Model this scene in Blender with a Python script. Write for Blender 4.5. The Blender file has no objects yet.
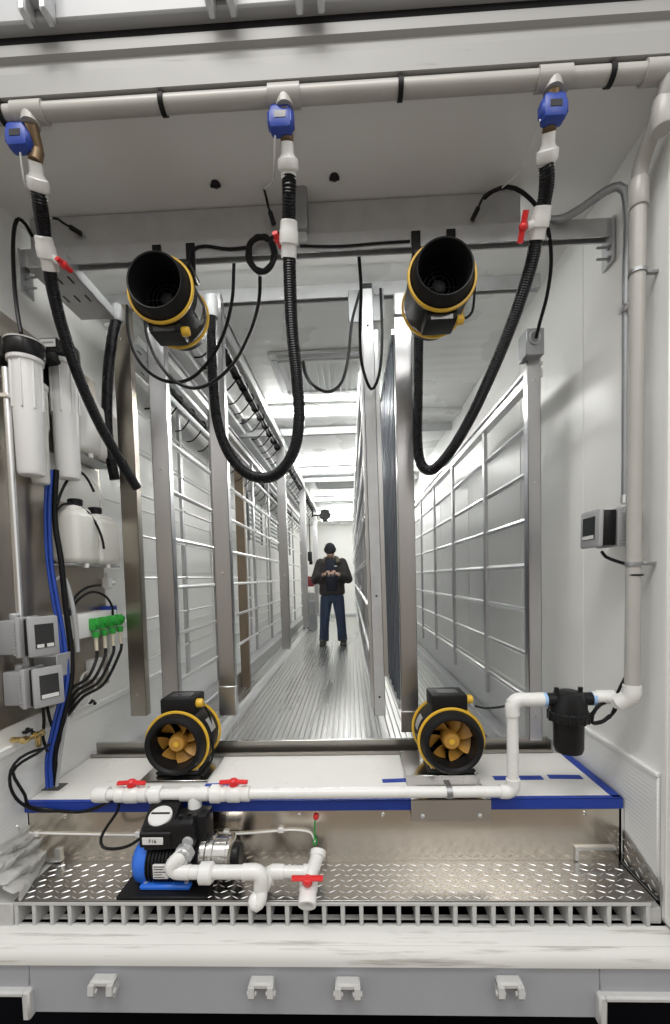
import bpy, bmesh, math, random
from mathutils import Vector, Matrix, Quaternion
random.seed(7)
SC = bpy.context.scene
COL = SC.collection
V = Vector
ORIG = {}

# ------------------------------------------------------------------ materials
def mat(name, col, rough=0.5, metal=0.0, var=0.06, nscale=6.0, rvar=0.08, bump=0.0, bscale=40.0,
        aniso=None, emit=None, spec=None, trans=0.0, coat=0.0):
    m = bpy.data.materials.new(name); m.use_nodes = True
    nt = m.node_tree; N = nt.nodes; L = nt.links
    b = N['Principled BSDF']
    tc = N.new('ShaderNodeTexCoord')
    mp = N.new('ShaderNodeMapping')
    L.new(tc.outputs['Object'], mp.inputs['Vector'])
    if aniso: mp.inputs['Scale'].default_value = aniso
    nz = N.new('ShaderNodeTexNoise'); nz.inputs['Scale'].default_value = nscale
    nz.inputs['Detail'].default_value = 4.0
    L.new(mp.outputs['Vector'], nz.inputs['Vector'])
    mx = N.new('ShaderNodeMix'); mx.data_type = 'RGBA'
    lo = [max(0, c * (1 - var)) for c in col]; hi = [min(1, c * (1 + var)) for c in col]
    mx.inputs['A'].default_value = (*lo, 1); mx.inputs['B'].default_value = (*hi, 1)
    L.new(nz.outputs['Fac'], mx.inputs['Factor'])
    L.new(mx.outputs['Result'], b.inputs['Base Color'])
    mr = N.new('ShaderNodeMapRange')
    mr.inputs['To Min'].default_value = max(0.02, rough - rvar); mr.inputs['To Max'].default_value = min(1, rough + rvar)
    L.new(nz.outputs['Fac'], mr.inputs['Value']); L.new(mr.outputs['Result'], b.inputs['Roughness'])
    b.inputs['Metallic'].default_value = metal
    if spec is not None: b.inputs['Specular IOR Level'].default_value = spec
    if trans: b.inputs['Transmission Weight'].default_value = trans
    if coat: b.inputs['Coat Weight'].default_value = coat
    if emit:
        b.inputs['Emission Color'].default_value = (*emit[0], 1); b.inputs['Emission Strength'].default_value = emit[1]
    if bump:
        n2 = N.new('ShaderNodeTexNoise'); n2.inputs['Scale'].default_value = bscale
        L.new(mp.outputs['Vector'], n2.inputs['Vector'])
        bp = N.new('ShaderNodeBump'); bp.inputs['Strength'].default_value = bump; bp.inputs['Distance'].default_value = 0.01
        L.new(n2.outputs['Fac'], bp.inputs['Height']); L.new(bp.outputs['Normal'], b.inputs['Normal'])
    return m

def scuffed(name, col, dirt, rough, scale, thr, stretch=(1, 1, 1)):
    """painted surface with worn, dirty patches of their own shape"""
    m = mat(name, col, rough, 0, 0.04, 3)
    nt = m.node_tree; N = nt.nodes; L = nt.links; b = N['Principled BSDF']
    tc = N.new('ShaderNodeTexCoord'); mp = N.new('ShaderNodeMapping'); mp.inputs['Scale'].default_value = stretch
    L.new(tc.outputs['Object'], mp.inputs['Vector'])
    nz = N.new('ShaderNodeTexNoise'); nz.inputs['Scale'].default_value = scale; nz.inputs['Detail'].default_value = 8; nz.inputs['Roughness'].default_value = 0.65
    L.new(mp.outputs['Vector'], nz.inputs['Vector'])
    rp = N.new('ShaderNodeValToRGB'); rp.color_ramp.elements[0].position = thr; rp.color_ramp.elements[1].position = thr + 0.16
    L.new(nz.outputs['Fac'], rp.inputs['Fac'])
    mx = N.new('ShaderNodeMix'); mx.data_type = 'RGBA'; mx.inputs['B'].default_value = (*dirt, 1)
    src = b.inputs['Base Color'].links[0].from_socket
    L.new(src, mx.inputs['A']); L.new(rp.outputs['Color'], mx.inputs['Factor']); L.new(mx.outputs['Result'], b.inputs['Base Color'])
    return m

def ribbed(name, col, rough, axis, freq, strength, metal=0.0):
    """sheet with fine parallel ribs"""
    m = mat(name, col, rough, metal, 0.03, 2)
    nt = m.node_tree; N = nt.nodes; L = nt.links; b = N['Principled BSDF']
    tc = N.new('ShaderNodeTexCoord'); sp = N.new('ShaderNodeSeparateXYZ'); L.new(tc.outputs['Object'], sp.inputs[0])
    a = N.new('ShaderNodeMath'); a.operation = 'MULTIPLY'; a.inputs[1].default_value = freq * 2 * math.pi
    L.new(sp.outputs[axis], a.inputs[0])
    s = N.new('ShaderNodeMath'); s.operation = 'SINE'; L.new(a.outputs[0], s.inputs[0])
    bp = N.new('ShaderNodeBump'); bp.inputs['Strength'].default_value = strength; bp.inputs['Distance'].default_value = 0.004
    L.new(s.outputs[0], bp.inputs['Height']); L.new(bp.outputs['Normal'], b.inputs['Normal'])
    return m

M = {}
M['wall'] = mat('white_liner', (.86, .86, .835), .33, 0, .03, 1.5, .06, .03, 3)
M['wall_kick'] = ribbed('ribbed_liner', (.80, .81, .80), .4, 2, 60, .08)
M['ceil_front'] = mat('grey_white_ceiling', (.80, .80, .79), .45, 0, .06, 2.5, .06)
M['ceil'] = ribbed('ribbed_ceiling', (.80, .81, .80), .28, 1, 9, .12)
M['alu_floor'] = mat('aluminium_floor', (.74, .74, .73), .29, 1, .10, 3, .10, .05, 60, (1, .1, 1))
M['alu'] = mat('aluminium', (.66, .66, .67), .34, 1, .08, 5, .08)
M['alu_bright'] = mat('bright_aluminium', (.84, .84, .84), .32, 1, .05, 6, .06)
M['galv'] = mat('galvanised_steel', (.58, .59, .60), .42, .6, .16, 14, .10)
M['galv_dark'] = mat('dull_galvanised_steel', (.40, .41, .42), .5, 1, .15, 20, .08)
M['stain'] = mat('stainless_steel', (.47, .43, .37), .30, 1, .08, 2.5, .07, .02, 30, (1, 1, .08))
M['stain_riser'] = mat('brushed_stainless', (.68, .62, .54), .20, 1, .08, 3, .06, .02, 40, (1, 1, .05))
M['post_steel'] = mat('post_steel', (.68, .675, .685), .30, 1, .10, 1.6, .08, .01, 30, (6, 6, .4))
M['stain_plate'] = mat('polished_plate', (.66, .65, .63), .18, 1, .06, 8, .06)
M['tread'] = mat('tread_aluminium', (.40, .395, .385), .24, 1, .10, 5, .06)
M['dark_steel'] = mat('dark_stainless', (.42, .40, .37), .34, 1, .2, 4, .06)
M['sill'] = scuffed('worn_white_sill', (.68, .68, .655), (.36, .34, .31), .55, 5, .55, (.4, 8, 8))
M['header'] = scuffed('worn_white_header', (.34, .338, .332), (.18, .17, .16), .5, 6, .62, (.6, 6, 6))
M['beam_grey'] = mat('grey_painted_steel', (.37, .38, .41), .5, 0, .05, 8, .05)
M['bracket_white'] = mat('chipped_white_paint', (.54, .54, .53), .5, 0, .10, 30, .06)
M['black_void'] = mat('unlit_underside', (.005, .005, .006), .95, 0, .2, 4, spec=0.0)  # near black stands in for the shade below the container
M['rubber'] = mat('black_rubber', (.012, .012, .013), .5, 0, .2, 20, .06, spec=.2)
M['hose'] = mat('black_hose', (.008, .008, .010), .28, 0, .2, 30, .05, spec=.25)
M['cable'] = mat('black_cable', (.009, .009, .010), .4, 0, .2, 20, .05, spec=.2)
M['plastic_black'] = mat('black_plastic', (.010, .010, .011), .36, 0, .15, 12, .06, spec=.28)
M['fan_black'] = mat('satin_black_plastic', (.010, .010, .011), .5, 0, .15, 12, .06, spec=.22)
M['yellow'] = mat('yellow_plastic', (.78, .48, .045), .4, 0, .06, 10)
M['impeller'] = mat('amber_plastic', (.52, .27, .05), .42, 0, .08, 10)
M['pvc'] = mat('white_pvc', (.80, .80, .78), .28, 0, .03, 8, .05)
M['pvc_old'] = mat('aged_pvc', (.44, .43, .405), .35, 0, .08, 10, .05)
M['red'] = mat('red_plastic', (.72, .025, .028), .35, 0, .06, 10)
M['blue_act'] = mat('blue_plastic', (.018, .055, .34), .40, 0, .08, 12)
M['blue_motor'] = mat('bright_blue_paint', (.025, .16, .72), .35, 0, .08, 10)
M['blue_tape'] = mat('blue_masking_tape', (.012, .045, .33), .55, 0, .12, 25, .05, .1, 60)
M['blue_tube'] = mat('blue_tubing', (.015, .06, .36), .3, 0, .1, 15)
M['brass'] = mat('brass', (.62, .46, .20), .25, 1, .15, 20)
M['brass_dark'] = mat('tarnished_brass', (.28, .20, .12), .45, .8, .2, 20)
M['filter_white'] = mat('white_filter_plastic', (.82, .82, .82), .34, 0, .02, 4)
M['jug'] = mat('milky_plastic', (.76, .76, .72), .38, 0, .05, 3)
M['box_grey'] = mat('grey_enclosure', (.33, .34, .36), .42, 0, .05, 14)
M['box_light'] = mat('light_grey_enclosure', (.38, .385, .395), .4, 0, .05, 14)
M['screen'] = mat('dark_display', (.03, .03, .032), .15, 0, .2, 8)
M['label'] = mat('white_label', (.72, .72, .71), .5, 0, .04, 20)
M['green'] = mat('green_plastic', (.03, .36, .05), .35, 0, .12, 20)
M['cream'] = mat('cream_tubing', (.72, .66, .52), .4, 0, .06, 15)
M['board'] = scuffed('white_work_board', (.74, .73, .70), (.52, .51, .48), .6, 9, .60, (1, 1, 1))
M['sheet'] = mat('white_plastic_sheet', (.74, .74, .71), .32, 0, .06, 8, .05, .3, 18)
M['led'] = mat('led_diffuser', (.95, .97, .95), .4, 0, 0, 3, .02, emit=((1.0, 1.0, .965), 62.0))
M['led_far'] = mat('far_led_diffuser', (.95, .97, .95), .4, 0, 0, 3, .02, emit=((1.0, 1.0, .965), 28.0))
M['led_soft'] = mat('soft_led_diffuser', (.95, .97, .95), .4, 0, 0, 3, .02, emit=((1.0, 1.0, .965), 12.0))  # diffuser of the added lamp behind the beam
M['lamp_body'] = mat('white_lamp_body', (.85, .86, .86), .4, 0, .03, 6)
M['ac_white'] = mat('white_grille', (.70, .72, .71), .42, 0, .03, 8)
M['jacket'] = mat('charcoal_jacket', (.035, .032, .030), .75, 0, .25, 14, .05, .25, 20)
M['fur'] = mat('brown_hood_lining', (.10, .085, .065), .9, 0, .3, 40, .03, .5, 60)
M['sweater'] = mat('navy_sweater', (.012, .016, .030), .85, 0, .2, 20)
M['jeans'] = mat('blue_denim', (.026, .042, .080), .85, 0, .35, 9, .05, .2, 40)
M['boot'] = mat('dark_boot', (.03, .027, .022), .6, 0, .2, 14)
M['skin'] = mat('skin', (.56, .36, .28), .5, 0, .05, 14)
M['beanie'] = mat('black_knit', (.012, .013, .018), .9, 0, .2, 30, .03, .4, 80)
M['brown_wood'] = mat('bronze_post', (.30, .235, .17), .4, .6, .15, 8)  # stainless post, its brown reflection held in the base colour
M['fin'] = mat('grey_fin', (.20, .22, .26), .42, .7, .15, 8)
M['concrete'] = mat('workshop_concrete', (.22, .19, .16), .6, 0, .15, 3)
M['mesh_grey'] = mat('grey_mesh', (.46, .47, .48), .5, .4, .1, 10)
M['red_cloth'] = mat('dark_red_plastic', (.20, .02, .025), .5, 0, .1, 10)
M['top_rail'] = mat('grey_white_rail', (.46, .47, .48), .45, 0, .06, 5)
M['shop_wall'] = mat('workshop_wall', (.40, .36, .31), .8, 0, .1, 2)

# ------------------------------------------------------------------ mesh builder
def catmull(pts, step=0.02):
    P = [V(p) for p in pts]
    if len(P) == 2: return P
    out = []
    E = [P[0] * 2 - P[1]] + P + [P[-1] * 2 - P[-2]]
    for i in range(1, len(E) - 2):
        a, b, c, d = E[i - 1], E[i], E[i + 1], E[i + 2]
        n = max(2, int((c - b).length / step))
        for k in range(n):
            t = k / n
            out.append(0.5 * ((2 * b) + (c - a) * t + (2 * a - 5 * b + 4 * c - d) * t * t + (3 * b - a - 3 * c + d) * t ** 3))
    out.append(P[-1])
    return out

class MB:
    def __init__(s): s.bm = bmesh.new(); s.mi = 0
    def _faces(s, fs):
        for f in fs: f.material_index = s.mi
    def bx(s, x0, x1, y0, y1, z0, z1, bev=0.0, rot=None, seg=1):
        c = V(((x0 + x1) / 2, (y0 + y1) / 2, (z0 + z1) / 2)); d = (abs(x1 - x0), abs(y1 - y0), abs(z1 - z0))
        t = bmesh.new(); bmesh.ops.create_cube(t, size=1)
        for v in t.verts: v.co = V((v.co.x * d[0], v.co.y * d[1], v.co.z * d[2]))
        if bev > 0: bmesh.ops.bevel(t, geom=t.edges[:], offset=min(bev, min(d) * .45), segments=seg, affect='EDGES', profile=.5)
        for v in t.verts:
            if rot is not None: v.co = rot @ v.co
            v.co += c
        s._merge(t); return s
    def _merge(s, t):
        mp = {v: s.bm.verts.new(v.co) for v in t.verts}
        for f in t.faces:
            try: nf = s.bm.faces.new([mp[v] for v in f.verts]); nf.material_index = s.mi
            except ValueError: pass
        t.free()
    def ring_sweep(s, rings, cap=True):
        vs = [[s.bm.verts.new(p) for p in r] for r in rings]
        n = len(vs[0])
        for a, b in zip(vs, vs[1:]):
            for i in range(n):
                s._faces([s.bm.faces.new((a[i], a[(i + 1) % n], b[(i + 1) % n], b[i]))])
        if cap:
            for r in (vs[0][::-1], vs[-1]):
                try: s._faces([s.bm.faces.new(r)])
                except ValueError: pass
        return s
    def tube(s, pts, r, seg=10, smooth=True, step=0.02, rib=0.0, pitch=0.012, r1=None, flat=None):
        P = catmull(pts, step) if smooth else [V(p) for p in pts]
        if rib:
            Q = []; acc = 0
            Ls = [0]
            for a, b in zip(P, P[1:]): Ls.append(Ls[-1] + (b - a).length)
            n = int(Ls[-1] / (pitch / 4)); j = 0
            for k in range(n + 1):
                d = Ls[-1] * k / n
                while j < len(Ls) - 2 and Ls[j + 1] < d: j += 1
                t = (d - Ls[j]) / max(1e-9, Ls[j + 1] - Ls[j]); Q.append(P[j].lerp(P[j + 1], min(1, t)))
            P = Q
        T = []
        for i in range(len(P)):
            a = P[max(0, i - 1)]; b = P[min(len(P) - 1, i + 1)]; T.append((b - a).normalized())
        up = V((0, 0, 1)) if abs(T[0].z) < .9 else V((1, 0, 0))
        n = T[0].cross(up).normalized(); rings = []
        for i, p in enumerate(P):
            if i:
                n = (n - T[i] * n.dot(T[i]))
                n = n.normalized() if n.length > 1e-6 else T[i].orthogonal().normalized()
            b = T[i].cross(n)
            rr = r if r1 is None else r + (r1 - r) * i / max(1, len(P) - 1)
            if rib: rr += rib * (1, .5, 0, .5)[i % 4] - rib * .5
            fy = flat if flat else 1
            rings.append([p + n * (rr * math.cos(2 * math.pi * k / seg)) + b * (rr * fy * math.sin(2 * math.pi * k / seg)) for k in range(seg)])
        return s.ring_sweep(rings)
    def cyl(s, p0, p1, r, r1=None, seg=16): return s.tube([p0, p1], r, seg, False, r1=r1)
    def lathe(s, prof, org, axis, seg=32, cap=True):
        ax = V(axis).normalized(); o = V(org); n = ax.orthogonal().normalized(); b = ax.cross(n)
        rings = [[o + ax * h + n * (max(r, 1e-4) * math.cos(2 * math.pi * k / seg)) + b * (max(r, 1e-4) * math.sin(2 * math.pi * k / seg)) for k in range(seg)] for r, h in prof]
        return s.ring_sweep(rings, cap)
    def ball(s, c, r, seg=16, scale=(1, 1, 1), rot=None):
        t = bmesh.new(); bmesh.ops.create_uvsphere(t, u_segments=seg, v_segments=max(6, seg * 2 // 3), radius=1)
        for v in t.verts:
            v.co = V((v.co.x * r * scale[0], v.co.y * r * scale[1], v.co.z * r * scale[2]))
            if rot is not None: v.co = rot @ v.co
            v.co += V(c)
        s._merge(t); return s
    def prism(s, poly, fn, a, b):
        """poly of 2D points swept from a to b; fn(u, v, w) -> point"""
        return s.ring_sweep([[V(fn(u, v, w)) for u, v in poly] for w in (a, b)])
    def quad(s, *p):
        s._faces([s.bm.faces.new([s.bm.verts.new(V(q)) for q in p])]); return s
    def build(s, name, m, parent=None, ang=38, sub=None):
        bmesh.ops.recalc_face_normals(s.bm, faces=s.bm.faces[:])
        if parent is not None: o = ORIG[parent]
        else:
            xs = [v.co for v in s.bm.verts]
            mn = V([min(c[i] for c in xs) for i in range(3)]); mx = V([max(c[i] for c in xs) for i in range(3)])
            o = V(((mn.x + mx.x) / 2, (mn.y + mx.y) / 2, mn.z))
        bmesh.ops.translate(s.bm, vec=-o, verts=s.bm.verts[:])
        me = bpy.data.meshes.new(name); s.bm.to_mesh(me); s.bm.free()
        ms = m if isinstance(m, (list, tuple)) else [m]
        for k in ms: me.materials.append(M[k] if isinstance(k, str) else k)
        me.polygons.foreach_set('use_smooth', [True] * len(me.polygons))
        me.set_sharp_from_angle(angle=math.radians(ang))
        ob = bpy.data.objects.new(name, me); COL.objects.link(ob)
        if parent is not None: ob.parent = parent
        else: ob.location = o
        ORIG[ob] = o
        return ob

def root(name, label, cat, loc, group=None):
    o = bpy.data.objects.new(name, None); COL.objects.link(o); o.location = loc; o.empty_display_size = .05
    ORIG[o] = V(loc); return tag(o, label, cat, group)
def tag(o, label, cat, group=None, kind=None):
    o['label'] = label; o['category'] = cat
    if group: o['group'] = group
    if kind: o['kind'] = kind
    return o
def struct(o, label, cat):
    o['kind'] = 'structure'; o['label'] = label; o['category'] = cat; return o
def off(p, dx=0, dy=0, dz=0): return (p[0] + dx, p[1] + dy, p[2] + dz)

XL, XR, ZC, YB = -1.28, 1.19, 2.72, 11.5

# ================================================================== SETTING
b = MB()                                             # ribbed aluminium floor: one long extrusion of ribs
pitch = .041; n = int((XR - XL) / pitch); poly = []
for i in range(n):
    x = XL + i * pitch
    poly += [(x, -.014), (x + .008, -.014), (x + .011, -.003), (x + .014, 0), (x + .036, 0), (x + .039, -.003)]
poly += [(XR, -.014), (XR, -.06), (XL, -.06)]
b.prism(poly, lambda u, v, w: (u, w, v), .66, YB)
o = b.build('floor', 'alu_floor'); struct(o, 'shiny ribbed aluminium floor running the length of the container', 'floor')

b = MB()
b.bx(XR, XR + .08, 0.0, YB, -.02, ZC)
for y in ((1.190, 0.519, 1.489)[1], 1.25, 2.45, 3.65, 4.85, 6.05, 7.25, 8.45, 9.65, 10.85):      # sheet joints
    b.bx(XR - .002, XR, y - .004, y + .004, .42, ZC)
o = b.build('wall_right', 'wall'); struct(o, 'white sheet-lined right wall with vertical seams', 'wall')
b = MB()
b.bx(XL - .08, XL, -.1, YB, -.02, ZC)
for y in (1.6, 2.8, 4.0, 5.2, 6.4, 7.6, 8.8, 10.0): b.bx(XL, XL + .002, y - .004, y + .004, .42, ZC)
for z in (.42, .83, 1.24, 1.65, 2.06): b.bx(XL, XL + .006, .7, YB, z - .006, z + .006)
o = b.build('wall_left', 'wall'); struct(o, 'white sheet-lined left wall with horizontal seams', 'wall')
b = MB(); b.bx(XL, XR, YB, YB + .08, -.02, ZC)
b.bx(-.55, .75, YB - .012, YB, .06, 2.25, .004)
o = b.build('wall_back', 'wall'); struct(o, 'white far end wall with a flush door panel', 'wall')
b = MB(); b.bx(XL - .08, XR + .08, -.07, .70, ZC - .003, ZC + .06)
o = b.build('ceiling', 'ceil_front'); struct(o, 'grey white ceiling over the front of the container', 'ceiling')
b = MB(); b.bx(XL - .08, XR + .08, .70, YB, ZC, ZC + .06)
for y in (2.62, 4.9, 7.2, 8.9, 10.3): b.bx(XL, XR, y, y + .12, ZC - .035, ZC, .006)
o = b.build('ceiling', 'ceil'); struct(o, 'ribbed white ceiling over the growing room', 'ceiling')
# lower wall protectors
b = MB(); b.bx(XR - .014, XR, .0, YB, -.02, .43, .004)
b.bx(XR - .019, XR, .0, YB, .425, .445, .004)
o = b.build('baseboard_right', 'wall_kick'); struct(o, 'ribbed white kick panel along the right wall', 'baseboard')
b = MB(); b.bx(XL, XL + .014, -.1, YB, -.02, .50, .004); b.bx(XL, XL + .022, -.1, YB, .49, .525, .005)
o = b.build('baseboard_left', 'wall_kick'); struct(o, 'ribbed white kick panel along the left wall', 'baseboard')
b = MB(); b.bx(XL + .02, XR - .02, YB - .06, YB, 0, .07, .006)
o = b.build('baseboard_back', 'galv'); struct(o, 'grey metal skirting at the foot of the far wall', 'baseboard')

# right door jamb with rivets
b = MB(); b.bx(XR - .006, XR + .14, -.13, .0, -.08, ZC + .1, .006)
b.bx(XR - .012, XR, -.035, -.02, -.06, ZC, .003)
o = b.build('trim_1', 'wall'); struct(o, 'white steel door jamb studded with rivets at the right edge', 'door jamb')
rv = MB()
for k in range(28): rv.ball((XR - .006, -.085, .25 + k * .083), .0055, 8, (.6, 1, 1))
rv.build('rivet_row', 'bracket_white', o)
b = MB(); b.bx(XL - .14, XL + .0, -.13, .0, -.08, ZC + .1, .006)
o = b.build('trim_2', 'wall'); struct(o, 'white steel door jamb at the left edge', 'door jamb')

# door header
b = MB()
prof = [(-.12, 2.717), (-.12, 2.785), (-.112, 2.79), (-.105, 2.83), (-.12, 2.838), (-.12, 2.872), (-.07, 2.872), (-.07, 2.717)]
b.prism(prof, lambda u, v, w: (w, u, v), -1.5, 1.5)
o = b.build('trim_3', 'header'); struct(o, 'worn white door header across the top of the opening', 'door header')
g = MB(); g.bx(-1.5, 1.5, -.115, .0, 2.872, 2.900); g.build('gasket', 'rubber', o)
b = MB(); b.bx(-1.6, 1.6, -.15, .05, 2.902, 3.08, .006)
o = b.build('trim_4', 'top_rail'); struct(o, 'bright white top rail of the container above the header', 'top rail')

# sill: grate front, ledge, lower beam
b = MB()
b.bx(-1.16, 1.135, -.036, .20, -.014, .0, .003)
b.bx(-1.28, 1.19, -.03, -.005, -.105, -.088); b.bx(-1.28, -1.16, -.036, .20, -.09, -.004, .003); b.bx(1.135, 1.18, -.02, .20, -.09, -.03, .003)
N_F = 35; x0 = -1.15; dx = (1.125 - x0) / (N_F - 1)
for i in range(N_F):
    x = x0 + i * dx
    b.bx(x - .0075, x + .0075, -.035, .55, -.09, -.010, .003)
b.prism([(-.030, -.088), (-.03, -.084), (.012, -.10), (.012, -.115), (-.01, -.115)], lambda u, v, w: (w, u, v), -1.15, 1.125)
o = b.build('trim_5', 'bracket_white'); struct(o, 'row of white floor channel ends along the sill', 'floor grate')
b = MB()
prof = [(.02, -.088), (-.040, -.088), (-.060, -.094), (-.082, -.108), (-.088, -.112), (-.094, -.108), (-.110, -.118), (-.118, -.128),
        (-.122, -.142), (-.122, -.160), (.02, -.160)]
b.prism(prof, lambda u, v, w: (w, u, v), -1.55, 1.55)
o = b.build('trim_6', 'sill'); struct(o, 'worn white door sill ledge with scuffed paint', 'door sill')
b = MB()
b.bx(-1.053, .915, -.112, -.06, -.345, -.160, .006)
b.bx(-1.6, -1.053, -.112, -.06, -.258, -.160, .004); b.bx(.915, 1.55, -.112, -.06, -.258, -.160, .004)
b.bx(-1.6, -1.6 + .02, -.112, -.06, -.345, -.258); b.bx(1.30, 1.55, -.112, -.06, -.345, -.258)
o = b.build('trim_7', 'beam_grey'); struct(o, 'grey painted lower end beam with fork pockets', 'end beam')
b = MB(); b.bx(-1.5, 1.5, -.055, 6, -.344, -.185); o = b.build('trim_8', 'black_void'); struct(o, 'dark underside of the container', 'underside')  # black box paints the shade inside fork pockets and floor grate
for side, xa, xb in ((-1, -1.45, -1.053), (1, .915, 1.27)):
    b = MB()
    b.bx(xa, xb, -.135, -.10, -.268, -.248, .006)
    xe = xb if side < 0 else xa
    b.bx(xe - .014, xe + .014, -.135, -.10, -.352, -.248, .006)
    if side > 0: b.bx(xb - .012, xb + .02, -.14, -.10, -.352, -.19, .006)
    o = b.build('fork_pocket_frame', 'bracket_white')
    tag(o, 'white steel lip around the fork pocket at the bottom %s corner' % ('left' if side < 0 else 'right'), 'fork pocket', 'fork pocket lips')
# ground
b = MB(); b.bx(-8, 8, -12, -.4, -1.4, -1.3); o = b.build('ground', 'concrete'); struct(o, 'workshop concrete floor outside', 'ground')
b = MB(); b.bx(-8, 8, -.4, 14, -1.42, -1.32); o = b.build('ground', 'black_void'); struct(o, 'dark ground under the container', 'ground')  # coloured black where the container's shade falls
b = MB(); b.bx(-8, 8, -12.2, -12, -1.3, 5); o = b.build('wall_front', 'shop_wall'); struct(o, 'workshop wall facing the container', 'wall')

# sill lugs and header lugs
LUG = [('leftmost of the four white lugs on the grey end beam', (-0.771, -0.115, -0.221)), ('white lug on the grey end beam below the pump outlet trap', (-0.223, -0.115, -0.225)),
       ('white lug on the grey end beam right of the middle', (0.069, -0.115, -0.226)), ('rightmost of the four white lugs on the grey end beam', (0.606, -0.115, -0.218))]
for lab, p in LUG:
    x, y, z = p; r = root('hinge_lug', lab, 'lug', (x, -.112, z - .03), 'lugs along the lower beam')
    b = MB(); b.bx(x - .042, x + .042, -.150, -.112, z + .008, z + .030, .006)
    b.build('cross_plate', 'bracket_white', r)
    for s in (-1, 1):
        b = MB(); b.prism([(-.112, .022), (-.158, .022), (-.162, -.010), (-.145, -.032), (-.112, -.022)], lambda u, v, w, z=z: (w, u, z + v), x + s * .032 - .010, x + s * .032 + .010)
        b.cyl((x + s * .032 - .016, -.143, z - .008), (x + s * .032 + .016, -.143, z - .008), .009)
        b.build('ear', 'bracket_white', r)
for lab, p in (('grey keeper bracket on the top rail, left one', (-0.795, -0.160, 2.920)), ('grey keeper bracket on the top rail, above the middle valve', (-0.233, -0.160, 2.910)), ('grey keeper bracket on the top rail, right one', (0.033, -0.160, 2.903))):
    x, y, z = p; r = root('keeper_bracket', lab, 'bracket', (x, -.15, z), 'brackets on the top rail')
    for s in (-1, 1):
        b = MB(); b.bx(x + s * .032 - .012, x + s * .032 + .012, -.20, -.15, z - .045, z + .11, .005); b.build('leg', 'galv', r)
    b = MB(); b.bx(x - .045, x + .045, -.195, -.15, z + .01, z + .035, .004); b.build('cross_plate', 'galv', r)

# ================================================================== FRONT BENCH
r = root('bench_box', 'stainless fronted box with white top board edged in blue tape', 'bench', (-.03, .40, 0))
ZT = .262; YF = .185; YK = .625; XBL, XBR = -1.262, 1.165
b = MB(); b.bx(XBL, XBR, YF, YF + .012, 0.0, ZT - .045, .002); b.bx(XBR - .012, XBR, YF, YK, 0.0, ZT - .045, .002)
b.bx(XBL, XBL + .012, YF, YK, 0.0, ZT - .045, .002); b.build('front_panel', 'stain_riser', r)
b = MB(); b.bx(XBL, XBR, YF - .006, YK, ZT - .042, ZT, .003); b.build('top_board', 'board', r)
b = MB(); b.bx(XBL, XBR, YF - .009, YF - .006, ZT - .040, ZT + .002)
b.bx(XBL, XBR, YF - .009, YF + .014, ZT, ZT + .0022); b.build('edge_tape', 'blue_tape', r)
b = MB(); b.bx(XBR - .035, XBR + .002, YF, YK - .02, ZT, ZT + .0022); b.bx(XBR, XBR + .002, YF, YK - .02, ZT - .04, ZT + .002); b.build('edge_tape', 'blue_tape', r)
for (px0, px1, py0, py1, a) in ((.23, .40, .33, .36, .06), (.72, .93, .34, .375, 0), (.96, 1.10, .345, .38, -.05), (-.55, -.40, .30, .335, .1), (.37, .43, .26, .34, .3)):
    q = Matrix.Rotation(a, 3, 'Z'); b = MB(); b.bx(px0, px1, py0, py1, ZT + .0005, ZT + .003, 0, q); b.build('tape_piece', 'blue_tape', r)
for x in (-1.1, -.42, -.12, .22, .60, 1.02):
    b = MB(); b.lathe([(.008, 0), (.008, .003), (.004, .006)], (x, YF, ZT - .062), (0, -1, 0), 12); b.build('screw', 'stain_plate', r)
for x in (-1.20, 1.06):
    b = MB(); b.prism([(-.06, 0), (.08, 0), (.08, .055), (.055, .055), (.055, .012), (-.06, .012)] if x < 0 else [(-.08, 0), (-.068, 0), (-.068, .043), (.08, .043), (.08, .055), (-.08, .055)], lambda u, v, w, x=x: (x + u, w, .01 + v), YF - .010, YF)
    b.build('corner_bracket', 'alu_bright', r)

for x, n in ((XBR - .002, 'edge_strip'), (XBL - .004, 'edge_strip')):
    b = MB(); b.bx(x, x + .010, YF - .004, YF + .004, .002, ZT - .044, .001); b.build(n, 'alu_bright', r)
# tread plate with raised lozenges
r = tag(MB().bx(-1.155, 1.15, -.034, YF, .0, .006, .001).build('tread_plate', 'tread'), 'aluminium diamond tread plate in front of the stainless box', 'tread plate')
b = MB()
nx, ny = 68, 7
for j in range(ny):
    for i in range(nx):
        cx = -1.14 + (i + .5 * (j % 2)) * .0335; cy = -.018 + j * .0295
        if cx > 1.14: continue
        a = math.radians(28 if (i + j) % 2 else -28)
        u = V((math.cos(a), math.sin(a), 0)) * .0160; w = V((-math.sin(a), math.cos(a), 0)) * .0028; c0 = V((cx, cy, .0058))
        vs = [b.bm.verts.new(c0 + q) for q in (u, w, -u, -w)]; t = [b.bm.verts.new(c0 + u * .6 + V((0, 0, .0022))), b.bm.verts.new(c0 - u * .6 + V((0, 0, .0022)))]
        for f in ((vs[0], vs[1], t[0]), (vs[1], vs[2], t[1], t[0]), (vs[2], vs[3], t[1]), (vs[3], vs[0], t[0], t[1])): b.bm.faces.new(f)
b.build('raised_pattern', 'alu_bright', r)
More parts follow.
